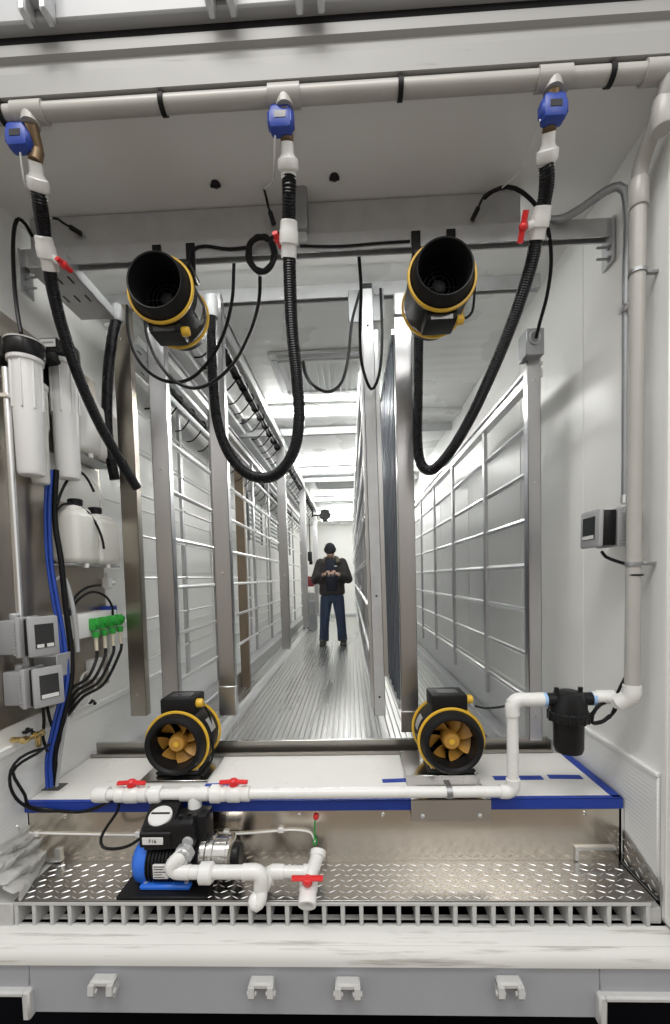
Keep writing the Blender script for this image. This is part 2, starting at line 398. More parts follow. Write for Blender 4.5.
# tread plate upstand on the right wall
poly = [(-.03, .0), (.40, .0), (.40, .13), (.17, .13), (-.03, .055)]
b = MB(); b.prism(poly, lambda u, v, w: (w, u, v), XR - .024, XR - .017)
r2 = b.build('tread_upstand', 'tread'); tag(r2, 'tread plate upstand beside the right wall at the corner', 'tread plate')
b = MB()
for j in range(4):
    for i in range(12):
        cy = -.012 + (i + .5 * (j % 2)) * .0335; cz = .014 + j * .028
        if cz > .045 + max(0, cy + .03) * .36: continue
        a = math.radians(28 if (i + j) % 2 else -28)
        u = V((0, math.cos(a), math.sin(a))) * .0145; w = V((0, -math.sin(a), math.cos(a))) * .0036; c0 = V((XR - .0242, cy, cz))
        vs = [b.bm.verts.new(c0 + q) for q in (u, w, -u, -w)]; t = [b.bm.verts.new(c0 + u * .6 - V((.0022, 0, 0))), b.bm.verts.new(c0 - u * .6 - V((.0022, 0, 0)))]
        for f in ((vs[0], vs[1], t[0]), (vs[1], vs[2], t[1], t[0]), (vs[2], vs[3], t[1]), (vs[3], vs[0], t[0], t[1])): b.bm.faces.new(f)
b.build('raised_pattern', 'alu_bright', r2)

# dark gutter channel behind the bench
b = MB()
b.prism([(.628, .0), (.690, .0), (.690, .318), (.682, .318), (.682, .24), (.640, .24), (.640, .276), (.628, .276)], lambda u, v, w: (w, u, v), -1.255, 1.10)
r = b.build('steel_gutter', 'dark_steel'); tag(r, 'dark stainless gutter channel spanning behind the white board', 'channel')
b = MB(); b.bx(-1.255, 1.10, .680, .692, .316, .322, .002); b.build('rim', 'stain_plate', r)
b = MB(); b.bx(1.092, 1.10, .63, .69, .20, .32, .001); b.build('end_plate', 'dark_steel', r)

# crumpled plastic sheet at lower left
from mathutils import noise
b = MB(); W, H = 46, 30; grid = []
for i in range(W):
    row = []
    for j in range(H):
        u = i / (W - 1); v = j / (H - 1)
        hgt = .115 + .075 * u + .02 * math.sin(7 * u)
        spread = .145 * (1 - .62 * u)
        y = -.048 + .30 * u; x = -1.262 + spread * v ** 1.1; z = .012 + hgt * (1 - v) ** .8
        f = .020 * math.sin(23 * v - 9 * u + 2.5 * noise.noise(V((u * 4, v * 4, 0)))) + .022 * noise.noise(V((u * 7, v * 6, 3))) + .010 * noise.noise(V((u * 19, v * 15, 7)))
        k = min(1, v * 4) * min(1, (1 - v) * 5 + .15)
        row.append((max(-1.262, x + .7 * f * k), y + .5 * f * k, max(.009, z + .8 * abs(f) * k)))
    grid.append(row)
vs = [[b.bm.verts.new(p) for p in r0] for r0 in grid]
for i in range(W - 1):
    for j in range(H - 1): b.bm.faces.new((vs[i][j], vs[i + 1][j], vs[i + 1][j + 1], vs[i][j + 1]))
bmesh.ops.solidify(b.bm, geom=b.bm.faces[:], thickness=.002)
tag(b.build('plastic_sheet', 'sheet', ang=60), 'crumpled white plastic sheet bunched against the left wall', 'plastic sheet')

# ================================================================== FANS
def fan(name, label, c, s, up, knob_side, front_open, group, duct):
    """c centre of the front yellow ring; axis along +Y; up=+1 control box on top, -1 underneath"""
    cx, cy, cz = c
    r = root(name, label, 'fan', (cx, cy, cz - up * 0 - .15 * s - .02), group)
    b = MB()
    if duct:   # plain outlet collar
        b.lathe([(.116 * s, -.058), (.122 * s, -.060), (.126 * s, -.054), (.133 * s, -.02), (.143 * s, .0), (.146 * s, .02), (.143 * s, .16), (.133 * s, .18), (.118 * s, .25), (.112 * s, .25),
                 (.112 * s, .22), (.100 * s, .1), (.108 * s, .02), (.116 * s, -.056)], c, (0, 1, 0), 48, False)
    else:
        b.lathe([(.108 * s, -.050), (.118 * s, -.060), (.128 * s, -.058), (.136 * s, -.045), (.141 * s, -.01), (.144 * s, .02), (.146 * s, .03), (.143 * s, .16), (.133 * s, .18), (.118 * s, .25), (.110 * s, .25),
                 (.110 * s, .2), (.104 * s, .1), (.102 * s, .0), (.108 * s, -.050)], c, (0, 1, 0), 48, False)
    b.build('housing', 'fan_black', r)
    for h in (-.004, .175):
        b = MB(); b.lathe([(.143 * s, h - .006), (.151 * s, h - .006), (.154 * s, h), (.151 * s, h + .008), (.143 * s, h + .008)], c, (0, 1, 0), 48, False)
        b.build('band', 'yellow', r)
    # impeller / guard
    if duct:
        g = MB()
        for q in (.03, .05, .07, .09, .10):
            pts = [(cx + q * s * math.cos(t * math.pi / 16), cy + .07 * s, cz + q * s * math.sin(t * math.pi / 16)) for t in range(33)]
            g.tube(pts, .0022 * s, 5, False)
        for t in range(6):
            a = t * math.pi / 3; g.cyl((cx, cy + .072 * s, cz), (cx + .104 * s * math.cos(a), cy + .072 * s, cz + .112 * s * math.sin(a)), .003 * s, seg=5)
        g.lathe([(.028 * s, .0), (.026 * s, -.012), (.008 * s, -.016)], (cx, cy + .075 * s, cz), (0, 1, 0), 20)
        g.build('guard', 'fan_black', r)
        b = MB(); b.lathe([(.111 * s, .15), (.02 * s, .15), (.02 * s, .16), (.111 * s, .16)], c, (0, 1, 0), 32); b.build('stator', 'plastic_black', r)
    else:
        im = MB(); im.lathe([(.006 * s, -.012), (.012 * s, -.016), (.034 * s, -.014), (.041 * s, -.004), (.042 * s, .06), (.03 * s, .062)], c, (0, 1, 0), 28)
        hub = im.build('impeller_hub', 'impeller', r)
        im = MB(); im.lathe([(.011 * s, -.017), (.013 * s, -.019), (.004 * s, -.019)], c, (0, 1, 0), 16); im.build('hub_cap', 'yellow', hub)
        for k in range(7):
            a0 = k * 2 * math.pi / 7 + .35; bl = MB(); R0 = []
            for i in range(7):
                f = i / 6; rr = (.036 + .063 * f) * s; wd = .50 + .14 * math.sin(f * 2.2); sw = .22 * f
                for sgn in (0, 1):
                    row = []
                    for j in range(6):
                        t = j / 5; a = a0 + sw + (t - .5) * 2 * wd * .62; y = cy + (.004 + .048 * t * (1 - .25 * f) + .004 * sgn) * s
                        row.append((cx + rr * math.cos(a), y, cz + rr * math.sin(a)))
                    R0.append(row if sgn == 0 else row[::-1])
            rings = [R0[2 * i] + R0[2 * i + 1] for i in range(7)]
            bl.ring_sweep([[V(p) for p in q] for q in rings]); bl.build('blade', 'impeller', hub)
        b = MB(); b.lathe([(.104 * s, .13), (.02 * s, .13), (.02 * s, .14), (.104 * s, .14)], c, (0, 1, 0), 32); b.build('stator', 'plastic_black', r)
    # control box
    h0, h1 = cz + up * .128 * s, cz + up * (.205 if up > 0 else .175) * s
    b = MB(); bw = .082 if up > 0 else .072; b.bx(cx - bw * s, cx + bw * s, cy + .012 * s, cy + (.165 if up > 0 else .145) * s, min(h0, h1), max(h0, h1), .010 * s, seg=2)
    cb = b.build('control_box', 'fan_black', r)
    b = MB(); b.bx(cx - .05 * s, cx + .05 * s, cy + .0095 * s, cy + .012 * s, (h0 + h1) / 2 - .012 * s + up * .012 * s, (h0 + h1) / 2 + .012 * s + up * .012 * s, .006 * s) if up < 0 else b.bx(cx - .05 * s, cx + .05 * s, cy + .05 * s, cy + .12 * s, max(h0, h1), max(h0, h1) + .0015, .001)
    b.build('nameplate', 'screen', cb)
    kx = cx + knob_side * bw * s
    b = MB(); b.lathe([(.020 * s, 0), (.021 * s, .004), (.021 * s, .020), (.018 * s, .028), (.010 * s, .030)], (kx, cy + .05 * s, (h0 + h1) / 2 + up * .008 * s), (knob_side, 0, 0), 20)
    b.build('cable_gland', 'yellow', cb)
    # rating label on the drum, bent to it
    b = MB(); a0 = (.16 if knob_side > 0 else math.pi - .16); a0 = a0 if up > 0 else -a0
    if name == 'inline_fan' and duct: a0 = -.25 if knob_side > 0 else math.pi + .12
    elif not duct: a0 = .42 if knob_side > 0 and cx < 0 else math.pi - .42
    rings = []
    for y in (.055, .125):
        rings.append([(cx + .1475 * s * math.cos(a0 + t * .075 - .22), cy + y * s, cz + .1475 * s * math.sin(a0 + t * .075 - .22)) for t in range(7)])
    for i in range(6): b.quad(rings[0][i], rings[0][i + 1], rings[1][i + 1], rings[1][i])
    bmesh.ops.solidify(b.bm, geom=b.bm.faces[:], thickness=.001)
    b.build('rating_label', 'label', r)
    return r, cb

FL = (-0.701, 0.400, 0.422); FR = (0.537, 0.360, 0.433); HL = (-0.581, 0.140, 2.270); HR = (0.478, 0.140, 2.266)
ff = {}
for nm, lab, c, kn in (('left', 'black and yellow inline fan on the white board behind the pump', FL, 1), ('right', 'black and yellow inline fan on the white board beside the white riser pipe', FR, 1)):
    r, cb = fan('inline_fan', lab, c, .98 if nm == 'left' else .965, 1, kn, True, 'inline fans standing on the board', False); ff[nm] = r
    b = MB(); zb = ZT + (.0145 if nm == 'left' else .0285)
    b.bx(c[0] - .10, c[0] + .10, c[1] - .02, c[1] + .15, zb, zb + .02, .006); b.prism([(-.10, 0), (.10, 0), (.08, .026), (-.08, .026)], lambda u, v, w, c=c, zb=zb: (c[0] + u, w, zb + .012 + v), c[1] + .02, c[1] + .12)
    b.build('foot', 'plastic_black', r)
    for sx in (-.088, .088):
        b = MB(); b.lathe([(.007, 0), (.007, .006), (.003, .008)], (c[0] + sx, c[1] - .005, zb + .02), (0, 0, 1), 8); b.build('screw', 'stain_plate', r)
# plates under the fans
c = FL; b = MB(); b.bx(c[0] - .155, c[0] + .155, .335, .60, ZT + .004, ZT + .014, .002); b.bx(c[0] - .155, c[0] + .155, .335, .339, ZT + .001, ZT + .012)
tag(b.build('mounting_plate', 'stain_plate'), 'flat stainless plate under the fan behind the pump', 'mounting plate', 'stainless plates under the fans')
c = FR; b = MB(); xa, xb = (0.332, 0.170, 0.266)[0], (0.648, 0.170, 0.264)[0]
b.bx(xa, xb, .335, .60, ZT + .022, ZT + .028, .002); b.bx(xa, xb, .331, .337, ZT + .004, ZT + .028, .001); b.bx(xa, xb, .166, .335, ZT + .003, ZT + .006, .001); b.bx(xa, xb, .166, .172, ZT - .085, ZT + .006, .001)
b.bx(xa, xa + .004, .335, .60, ZT + .003, ZT + .024); b.bx(xb - .004, xb, .335, .60, ZT + .003, ZT + .024)
o = b.build('mounting_plate', 'stain_plate'); tag(o, 'folded stainless bracket lapping over the blue taped edge under the fan', 'mounting plate', 'stainless plates under the fans')
for x in (xa + .045, xb - .045):
    b = MB(); b.lathe([(.009, 0), (.009, .004), (.005, .007)], (x, .166, ZT - .06), (0, -1, 0), 8); b.build('bolt', 'galv', o)
for lab, c, kn in (('black inline fan with yellow bands hanging under the strut near the left wall', HL, 1), ('black inline fan with yellow bands hanging under the strut near the right hose', HR, 1)):
    r, cb = fan('inline_fan', lab, c, .84, -1, kn, False, 'inline fans hanging from the strut', True)
    b = MB(); b.bx(c[0] - .10, c[0] + .10, c[1] + .04, c[1] + .16, c[2] + .112, c[2] + .135, .005)
    for sx in (-.07, .07):
        b.bx(c[0] + sx - .018, c[0] + sx + .018, c[1] + .06, .289, c[2] + .13, c[2] + .137); b.bx(c[0] + sx - .018, c[0] + sx + .018, .282, .289, c[2] + .13, 2.545)
    b.build('hanger_bracket', 'plastic_black', r)

# ================================================================== OVERHEAD BEAM, STRUTS, TRAY
r = root('overhead_beam', 'wide galvanised sheet beam across the front ceiling', 'beam', (-.17, .36, 2.57))
b = MB(); b.bx(-1.21, .84, .325, .385, 2.568, 2.712, .003); b.build('box_section', 'galv', r)
b = MB(); b.bx(-1.21, .84, .318, .326, 2.562, 2.575, .002); b.build('lower_lip', 'galv_dark', r)
def strut(y, z, x0, x1, label, plates=True):
    r = root('strut_channel', label, 'strut', ((x0 + x1) / 2, y, z - .03), 'struts across the ceiling')
    b = MB(); b.prism([(-.021, -.035), (-.021, .035), (.021, .035), (.021, -.035), (.014, -.035), (.014, -.026), (.018, -.026), (.018, .031), (-.018, .031), (-.018, -.026), (-.014, -.026), (-.014, -.035)],
                      lambda u, v, w: (w, y + u, z + v), x0, x1)
    b.build('channel', 'galv', r)
    if plates:
        for x, s in ((x0, 1), (x1, -1)):
            b = MB(); b.bx(x - .004, x + .004, y - .04, y + .04, z - .14, z + .03, .002); pl = b.build('angle_plate', 'galv', r)
            for dz in (-.075, -.12):
                b = MB(); b.lathe([(.011, 0), (.011, .008), (.005, .008), (.005, .05)], (x + s * .004, y - .015, z + dz), (s, 0, 0), 6); b.build('bolt', 'galv_dark', pl)
    return r
strut(.31, 2.525, XL + .055, XR - .01, 'front galvanised strut channel carrying the hanging fans')
strut(.86, 2.684, XL + .05, XR - .05, 'second strut channel above the front rack posts', False)
strut(3.0, 2.67, XL + .02, XR - .01, 'third strut channel behind the first lamp', False)
strut(5.2, 2.67, XL + .02, XR - .01, 'fourth strut channel behind the second lamp', False)
strut(7.6, 2.67, XL + .02, XR - .01, 'farthest strut channel deep in the room', False)

# perforated tray along the left wall
r = root('cable_tray', 'perforated galvanised cable tray running back along the left wall', 'cable tray', (-1.09, 2, 2.43))
b = MB(); 
for ya, yb in ((.24, .60), (.84, 9.5)): b.bx(-1.17, -1.005, ya, yb, 2.450, 2.454); b.bx(-1.17, -1.167, ya, yb, 2.45, 2.50); b.bx(-1.008, -1.005, ya, yb, 2.45, 2.50)
b.mi = 1
for k in range(18):
    if k in (2, 3, 4): continue
    for x in (-1.14, -1.09, -1.04): b.bx(x - .004, x + .004, .30 + k * .12, .345 + k * .12, 2.4485, 2.4500)
b.build('tray', ['galv', 'screen'], r)

# white trunking on the ceiling and cable bundles with tie tails
b = MB(); b.bx(-1.02, -.93, .95, 10.5, ZC - .06, ZC, .006); b.bx(-.90, -.86, .95, 10.5, ZC - .035, ZC, .004); b.bx(-1.10, -1.06, .95, 10.5, ZC - .035, ZC, .004)
tag(b.build('ceiling_trunking', 'lamp_body'), 'white ribbed trunking running back along the ceiling over the left rack', 'trunking')
def bundle(x, z, y0, y1, n, label):
    r = root('cable_bundle', label, 'cable bundle', (x, (y0 + y1) / 2, z - .03), 'cable bundles over the racks')
    for i, (dx, dz) in enumerate(((0, 0), (.018, .006), (-.016, .008), (.004, .020))):
        b = MB(); pts = [(x + dx + .006 * math.sin(k * 1.7 + i), y0 + (y1 - y0) * k / 14, z + dz + .006 * math.cos(k * 1.3 + i)) for k in range(15)]
        b.tube(pts, .011, 6, True, .3); b.build('cable', 'cable', r)
    for k in range(n):
        y = y0 + .04 + (y1 - y0 - .08) * (k / (n - 1)) ** 1.15
        b = MB(); a = random.uniform(-.4, .4)
        b.lathe([(.028, -.006), (.034, 0), (.028, .006)], (x, y, z + .008), (0, 1, 0), 10)
        b.tube([(x, y, z - .02), (x - .03 + .02 * a, y + .01, z - .055), (x - .07 + .03 * a, y + .02 * a, z - .10), (x - .10 + .05 * a, y - .03, z - .115)], .0048, 5, True, .03)
        b.build('cable_tie', 'cable', r)
bundle(-.585, 2.47, .80, 8.0, 34, 'black cable bundle bristling with tie tails along the aisle posts')
bundle(-.925, 2.27, .95, 8.0, 26, 'black cable bundle with tie tails above the left rack rails')

# ================================================================== RACKS
def post(b, x, y, z0, z1, w, d, t=.004, face=-1):
    """channel post: front web toward the camera, two flanges going back"""
    b.bx(x - w / 2, x + w / 2, y, y + t, z0, z1, .001)
    b.bx(x - w / 2, x - w / 2 + t, y, y + d, z0, z1, .001); b.bx(x + w / 2 - t, x + w / 2, y, y + d, z0, z1, .001)
def rack(label, x, w, y0, ys, zr, z0, z1, rail_x, end, rail_r=.013, mat_post='post_steel', seg_off=.0, cat='rack', front=True, sub_w=.04, top_rail=True, diag=0.0):
    r = root('grow_rack', label, cat, (x, y0, z0), 'metal racks down the container')
    if front:
        b = MB(); post(b, x, y0, z0, z1, w, .05); p = b.build('front_post', mat_post, r)
        for z in (z0 + .12, (z0 + z1) / 2 + .3, z1 - .18):
            h = MB(); h.lathe([(.006, 0), (.006, .002), (.003, .003)], (x, y0, z), (0, -1, 0), 8); h.build('rivet', 'stain_plate', p)
    for i, y in enumerate(ys):
        b = MB(); b.bx(rail_x - .012, rail_x + .012, y - sub_w / 2, y + sub_w / 2, z0 + .02, z1 - .12, .002); b.build('upright', 'alu', r)
    cuts = [y0 + .04] + list(ys) + [end]
    for z in zr:
        for k, (a, c_) in enumerate(zip(cuts, cuts[1:])):
            if k >= 6 and z > 2.1: continue
            b = MB(); dz = seg_off * (k % 2)
            b.cyl((rail_x + .012, a + .02, z + dz), (rail_x + .012, c_ - .02, z + dz), rail_r, seg=8)
            b.build('rail', 'alu_bright', r)
    if top_rail:
        b = MB(); b.bx(rail_x - .02, rail_x + .03, y0 + .03, end, z1 - .15, z1 - .11, .002); b.bx(rail_x - .02, rail_x + .03, y0 + .03, end, z1 - .09, z1 - .075, .002); b.build('top_rail', 'alu_bright', r)
    return r
zr = [.49 + .236 * k for k in range(8)]
rack('metal rack of horizontal rails along the right wall', 1.005, .062, .60, [1.44, 2.35, 3.19, 4.05, 5.0, 6.0, 7.1, 8.3], zr, .335, 2.25, 1.03, 9.4, .016)
zr = [.62 + .2565 * k for k in range(7)]
rack('metal rack of horizontal rails second from the left wall', -.86, .088, .72, [1.55, 2.84, 3.7, 4.83, 5.9, 7.05], zr, .43, 2.47, -.85, 7.9)
zr = [.69 + .25 * k for k in range(7)]
rack('tall stainless rack post and rails against the left wall', -1.068, .088, .78, [1.74, 2.75, 3.9, 5.1, 6.3], zr, .43, 2.63, -1.15, 8.0, .009, 'stain')
# stainless upright behind the left rack, its brown reflection put into the colour
b = MB(); post(b, -1.05, 3.1, .0, 2.4, .09, .06); tag(b.build('rack_post', 'brown_wood'), 'bronze toned flat post standing behind the left rack rails', 'post')
# dark louvred panels deep in the left rack
for k, y in enumerate((3.3, 4.6, 5.9)):
    b = MB()
    for j in range(9): b.bx(-1.02, -.995, y, y + .75, 1.62 + j * .055, 1.635 + j * .055)
    b.bx(-1.02, -.995, y, y + .02, 1.6, 2.12); b.bx(-1.02, -.995, y + .73, y + .75, 1.6, 2.12)
    tag(b.build('vent_panel', 'galv_dark'), ('nearest', 'middle', 'farthest')[k] + ' of the dark louvred panels behind the left rack rails', 'vent panel', 'louvred panels on the left rack')
# aisle posts hanging along the left of the walkway
for k, (y, lab) in enumerate(((.73, 'nearest stainless aisle post hanging left of the walkway, hose looped on it'), (2.86, 'second aisle post hanging left of the walkway'), (4.85, 'third aisle post hanging left of the walkway'), (7.05, 'farthest aisle post, beside the standing person'))):
    r = root('aisle_post', lab, 'post', (-.56, y, .44), 'aisle posts left of the walkway')
    b = MB(); post(b, -.558, y, .44, 2.63 if k == 0 else 2.56, .086, .05); b.build('channel', 'post_steel', r)
    for z in (.56, 1.2, 2.0): b = MB(); b.lathe([(.007, 0), (.007, .003), (.003, .004)], (-.558, y, z), (0, -1, 0), 8); b.build('rivet', 'stain_plate', r)
    if k == 0:
        b = MB(); b.bx(-.604, -.512, y - .006, y + .05, .44, .60, .003); b.build('foot_sleeve', 'alu_bright', r)
        b = MB(); b.lathe([(.030, -.03), (.032, 0), (.032, .05), (.026, .075), (.012, .082)], ((-0.545, 0.670, 2.501)[0], y - .065, 2.50), (0, 0, 1), 20); b.build('hose_cap', 'box_light', r)
b = MB(); b.bx(-.60, -.52, .80, 9.0, 2.55, 2.575, .003); b.bx(-.535, -.52, .80, 9.0, 2.49, 2.575, .002)
tag(b.build('suspension_rail', 'alu_bright'), 'long aluminium rail over the aisle posts left of the walkway', 'rail')
# centre rack
CX = .253
r = root('grow_rack', 'centre rack whose front post hangs right of the walkway', 'rack', (CX, .76, .42), 'metal racks down the container')
b = MB(); post(b, CX, .76, .42, 2.665, .060, .05); b.build('front_post', 'galv', r)
for z in (.52, 1.06, 2.45): b = MB(); b.lathe([(.006, 0), (.006, .002), (.003, .003)], (CX, .76, z), (0, -1, 0), 8); b.build('rivet', 'screen', r)
b = MB(); b.bx((0.158, 0.790, 2.600)[0], (0.344, 0.790, 2.591)[0], .811, .82, 2.50, 2.665, .003); b.build('head_plate', 'galv_dark', r)
b = MB(); b.bx(CX - .026, CX + .026, .757, .762, 2.635, 2.66); b.build('end_slot', 'screen', r)
b = MB(); b.bx(CX - .024, CX + .024, .764, .80, .4195, .421); b.build('open_end', 'screen', r)
b = MB(); b.lathe([(.022, 0), (.024, .004), (.018, .008), (.012, .008)], ((0.307, 0.800, 2.649)[0], .811, (0.307, 0.800, 2.649)[2]), (0, -1, 0), 20); b.build('grommet', 'box_light', r)
for k, y in enumerate((1.8, 2.85, 3.9, 4.95, 6.0, 7.05, 8.1, 9.15)):
    b = MB(); b.bx(CX - .025, CX + .025, y - .03, y + .03, .44, 2.5, .003); b.build('upright', 'alu', r)
for z in [.50 + .25 * k for k in range(8)]:
    for a, c_ in zip((.82, 2.85, 4.95, 7.05), (2.85, 4.95, 7.05, 9.15)):
        b = MB(); b.cyl((CX - .035, a, z), (CX - .035, c_, z), .014, seg=8); b.build('rail', 'alu_bright', r)
for y in (3.2, 5.2, 7.3):
    b = MB(); b.bx(CX - .02, CX - .005, y, y + 1.5, .62, 1.05, .003); b.build('side_panel', 'mesh_grey', r)
b = MB(); b.bx(CX - .045, CX - .025, .79, .84, .45, 2.45, .002); b.bx(CX + .025, CX + .055, .80, .86, .62, 2.45, .002); b.build('side_angle', 'alu_bright', r)
b = MB(); b.bx(CX - .03, CX + .03, .8, 9.2, .455, .49, .003); b.bx(CX - .03, CX + .03, .8, 9.2, 2.5, 2.55, .003); b.build('long_beam', 'alu', r); r.rotation_euler.y = -.010
# slatted tower panel right of centre
DX = .400
r = root('tower_panel', 'rack of upright grey tower slats behind the post with the right hose', 'rack', (DX, .76, .42), 'metal racks down the container')
b = MB(); post(b, DX + .012, .76, .44, 2.5, .088, .05); b.build('front_post', 'post_steel', r)
b = MB(); b.bx(DX - .036, DX + .06, .752, .758, .33, .44, .002); b.build('foot_plate', 'dark_steel', r)
b = MB(); b.bx(DX - .032, DX + .056, .745, .80, 2.49, 2.60, .004); b.build('post_head', 'galv', r)
for k in range(34):
    y = .86 + k * .155
    b = MB(); b.bx(DX - .035, DX - .005, y, y + .10, .47, 2.42, .006); b.bx(DX - .04, DX - .035, y + .04, y + .06, .47, 2.42)
    b.build('tower_slat', 'fin', r)
b = MB(); b.bx(DX - .045, DX + .03, .80, 6.2, .44, .47, .002); b.bx(DX - .045, DX + .03, .80, 6.2, 2.42, 2.45, .002); b.build('long_beam', 'alu_bright', r)
# head box on the right wall rack
r = root('junction_box', 'grey steel box on top of the right wall rack post', 'junction box', (1.01, .60, 2.24))
b = MB(); b.bx(.948, 1.030, .545, .64, 2.165, 2.285, .003); b.build('case', 'galv_dark', r)
b = MB(); pts = [(.985 + .022 * math.cos(t * math.pi / 8), .540, 2.24 + .028 * math.sin(t * math.pi / 8)) for t in range(17)]; b.tube(pts, .005, 6, False); b.build('ring', 'galv', r)
# floor rails
for x, lab in ((-.86, 'low aluminium kerb rail on the floor left of the walkway'), (.33, 'low aluminium kerb rail on the floor under the centre rack')):
    b = MB(); b.bx(x - .03, x + .03, .75, 10.8, .0, .035, .004); b.bx(x - .03, x - .022, .75, 10.8, .035, .075, .002)
    tag(b.build('floor_rail', 'alu_bright'), lab, 'rail', 'kerb rails on the floor')
b = MB(); b.bx(1.06, 1.17, .75, 10.8, .0, .10, .01); tag(b.build('floor_rail', 'galv'), 'low grey kerb along the foot of the right wall rack', 'rail', 'kerb rails on the floor')
b = MB(); b.bx(-1.25, -1.10, .75, 10.8, .0, .16, .01); tag(b.build('floor_rail', 'alu'), 'low aluminium ledge along the foot of the left wall', 'rail', 'kerb rails on the floor')

# ================================================================== LAMPS AND AIR UNITS
for k, (y, lab) in enumerate(((2.44, 'nearest LED batten lamp across the ceiling'), (4.64, 'second LED batten lamp across the ceiling'), (6.9, 'third LED batten lamp across the ceiling'), (8.64, 'fourth LED batten lamp across the ceiling'), (9.9, 'farthest LED batten lamp, above the end wall'))):
    XE = .43 if k == 0 else 1.0
    r = root('batten_lamp', lab, 'lamp', (-.09, y, ZC - .06), 'LED battens on the ceiling')
    b = MB(); b.bx(-.60, XE + .01, y - .05, y + .05, ZC - .03, ZC, .006); b.build('lamp_body', 'lamp_body', r)
    b = MB(); b.prism([(-.045, .028), (-.035, .004), (-.015, -.008), (.015, -.008), (.035, .004), (.045, .028)], lambda u, v, w, y=y: (w, y + u, ZC - .058 + v), -.59, XE); b.build('diffuser', 'led' if k < 2 else 'led_far', r)
for y, s, lab in ((1.85, 1.0, 'large square white air vent in the ceiling before the first lamp'), (5.75, 1.0, 'white air vent in the ceiling between the lamps farther back')):
    r = root('air_cassette', lab, 'air vent', (-.08, y, ZC - .05), 'air vents in the ceiling')
    b = MB(); x = -.06
    b.bx(x - .36, x + .36, y - .36, y + .36, ZC - .022, ZC, .008); b.build('frame', 'ac_white', r)
    b = MB()
    for k in range(13): b.bx(x - .27 + k * .045 - .008, x - .27 + k * .045 + .008, y - .24, y + .24, ZC - .034, ZC - .022)
    b.bx(x - .30, x + .30, y - .27, y - .24, ZC - .036, ZC - .02, .003); b.bx(x - .30, x + .30, y + .24, y + .27, ZC - .036, ZC - .02, .003)
    b.build('grille', 'ac_white', r)
    for (xa, xb, ya, yb) in ((x - .30, x + .30, y - .34, y - .30), (x - .30, x + .30, y + .30, y + .34), (x - .345, x - .305, y - .28, y + .28)):
        b = MB(); b.bx(xa, xb, ya, yb, ZC - .026, ZC - .0215, .001); b.build('slot', 'galv_dark', r)
r = root('batten_lamp', 'LED batten lamp tucked behind the overhead beam', 'lamp', (0, .43, ZC - .10), 'LED battens on the ceiling')  # added lamp, hidden from the camera, brightens front walls and posts
b = MB(); b.bx(-1.0, .78, .39, .46, ZC - .035, ZC, .006); b.build('lamp_body', 'lamp_body', r)
b = MB(); b.prism([(-.03, .03), (-.022, .004), (.022, .004), (.03, .03)], lambda u, v, w: (w, .425 + u, ZC - .065 + v), -.99, .77); b.build('diffuser', 'led_soft', r)
# small black domes on the ceiling before the beam
for p, lab in (((-0.379, 0.200, 2.604), 'small black cable clip on the front ceiling, left of the middle hose'), ((0.087, 0.200, 2.601), 'small black cable clip on the front ceiling, right of the middle hose')):
    b = MB(); b.lathe([(.018, 0), (.017, .010), (.010, .016)], (p[0], .22, ZC), (0, 0, -1), 14); b.cyl((p[0] - .02, .22, ZC - .012), (p[0] + .02, .22, ZC - .012), .006, seg=8)
    tag(b.build('cable_clip', 'plastic_black'), lab, 'clip', 'clips on the front ceiling')
# control box on the beam behind the middle hose
r = root('driver_box', 'dark grey plastic box on the beam behind the middle hose', 'control box', (.005, .29, 2.57))
p0 = (-0.082, 0.280, 2.563); p1 = (-0.024, 0.280, 2.762)
b = MB(); b.bx(p0[0], p1[0], .25, .325, p0[2] - .01, p1[2], .012, seg=2); b.build('case', 'galv_dark', r)
b = MB(); b.bx(p0[0] + .004, p1[0] - .004, .262, .325, p0[2] - .05, p0[2] - .01, .004); b.build('bracket', 'galv', r)

# ================================================================== CEILING PIPE AND DROPS
YP = -.095
zp = 2.690
r = root('ceiling_pipe', 'aged white pipe strapped under the front ceiling', 'pipe', (-.1, YP, zp))
b = MB(); b.cyl((-1.22, YP, zp), (1.10, YP, zp), .0245, seg=20); b.build('pipe', 'pvc_old', r)
TX = [(-0.888, -0.095, 2.710)[0], (-0.061, -0.095, 2.710)[0], (0.777, -0.095, 2.705)[0]]
for x in TX:
    b = MB(); b.cyl((x - .05, YP, zp), (x + .05, YP, zp), .031, seg=20); b.cyl((x, YP, zp), (x, YP, zp - .036), .028, seg=20); b.build('tee', 'pvc_old', r)
for px in ((-0.451, -0.095, 2.713)[0], (0.305, -0.095, 2.711)[0], (0.950, -0.095, 2.700)[0], (-0.975, -0.095, 2.700)[0]):
    b = MB(); b.lathe([(.025, -.008), (.029, -.008), (.029, .008), (.025, .008)], (px, YP, zp), (1, 0, 0), 20, False); b.build('strap', 'rubber', r)
b = MB(); b.lathe([(.025, -.05), (.031, -.05), (.031, .02), (.028, .03)], (1.10, YP, zp), (1, 0, 0), 20); b.ball((1.125, YP, zp), .033, 16); b.build('elbow', 'pvc_old', r)

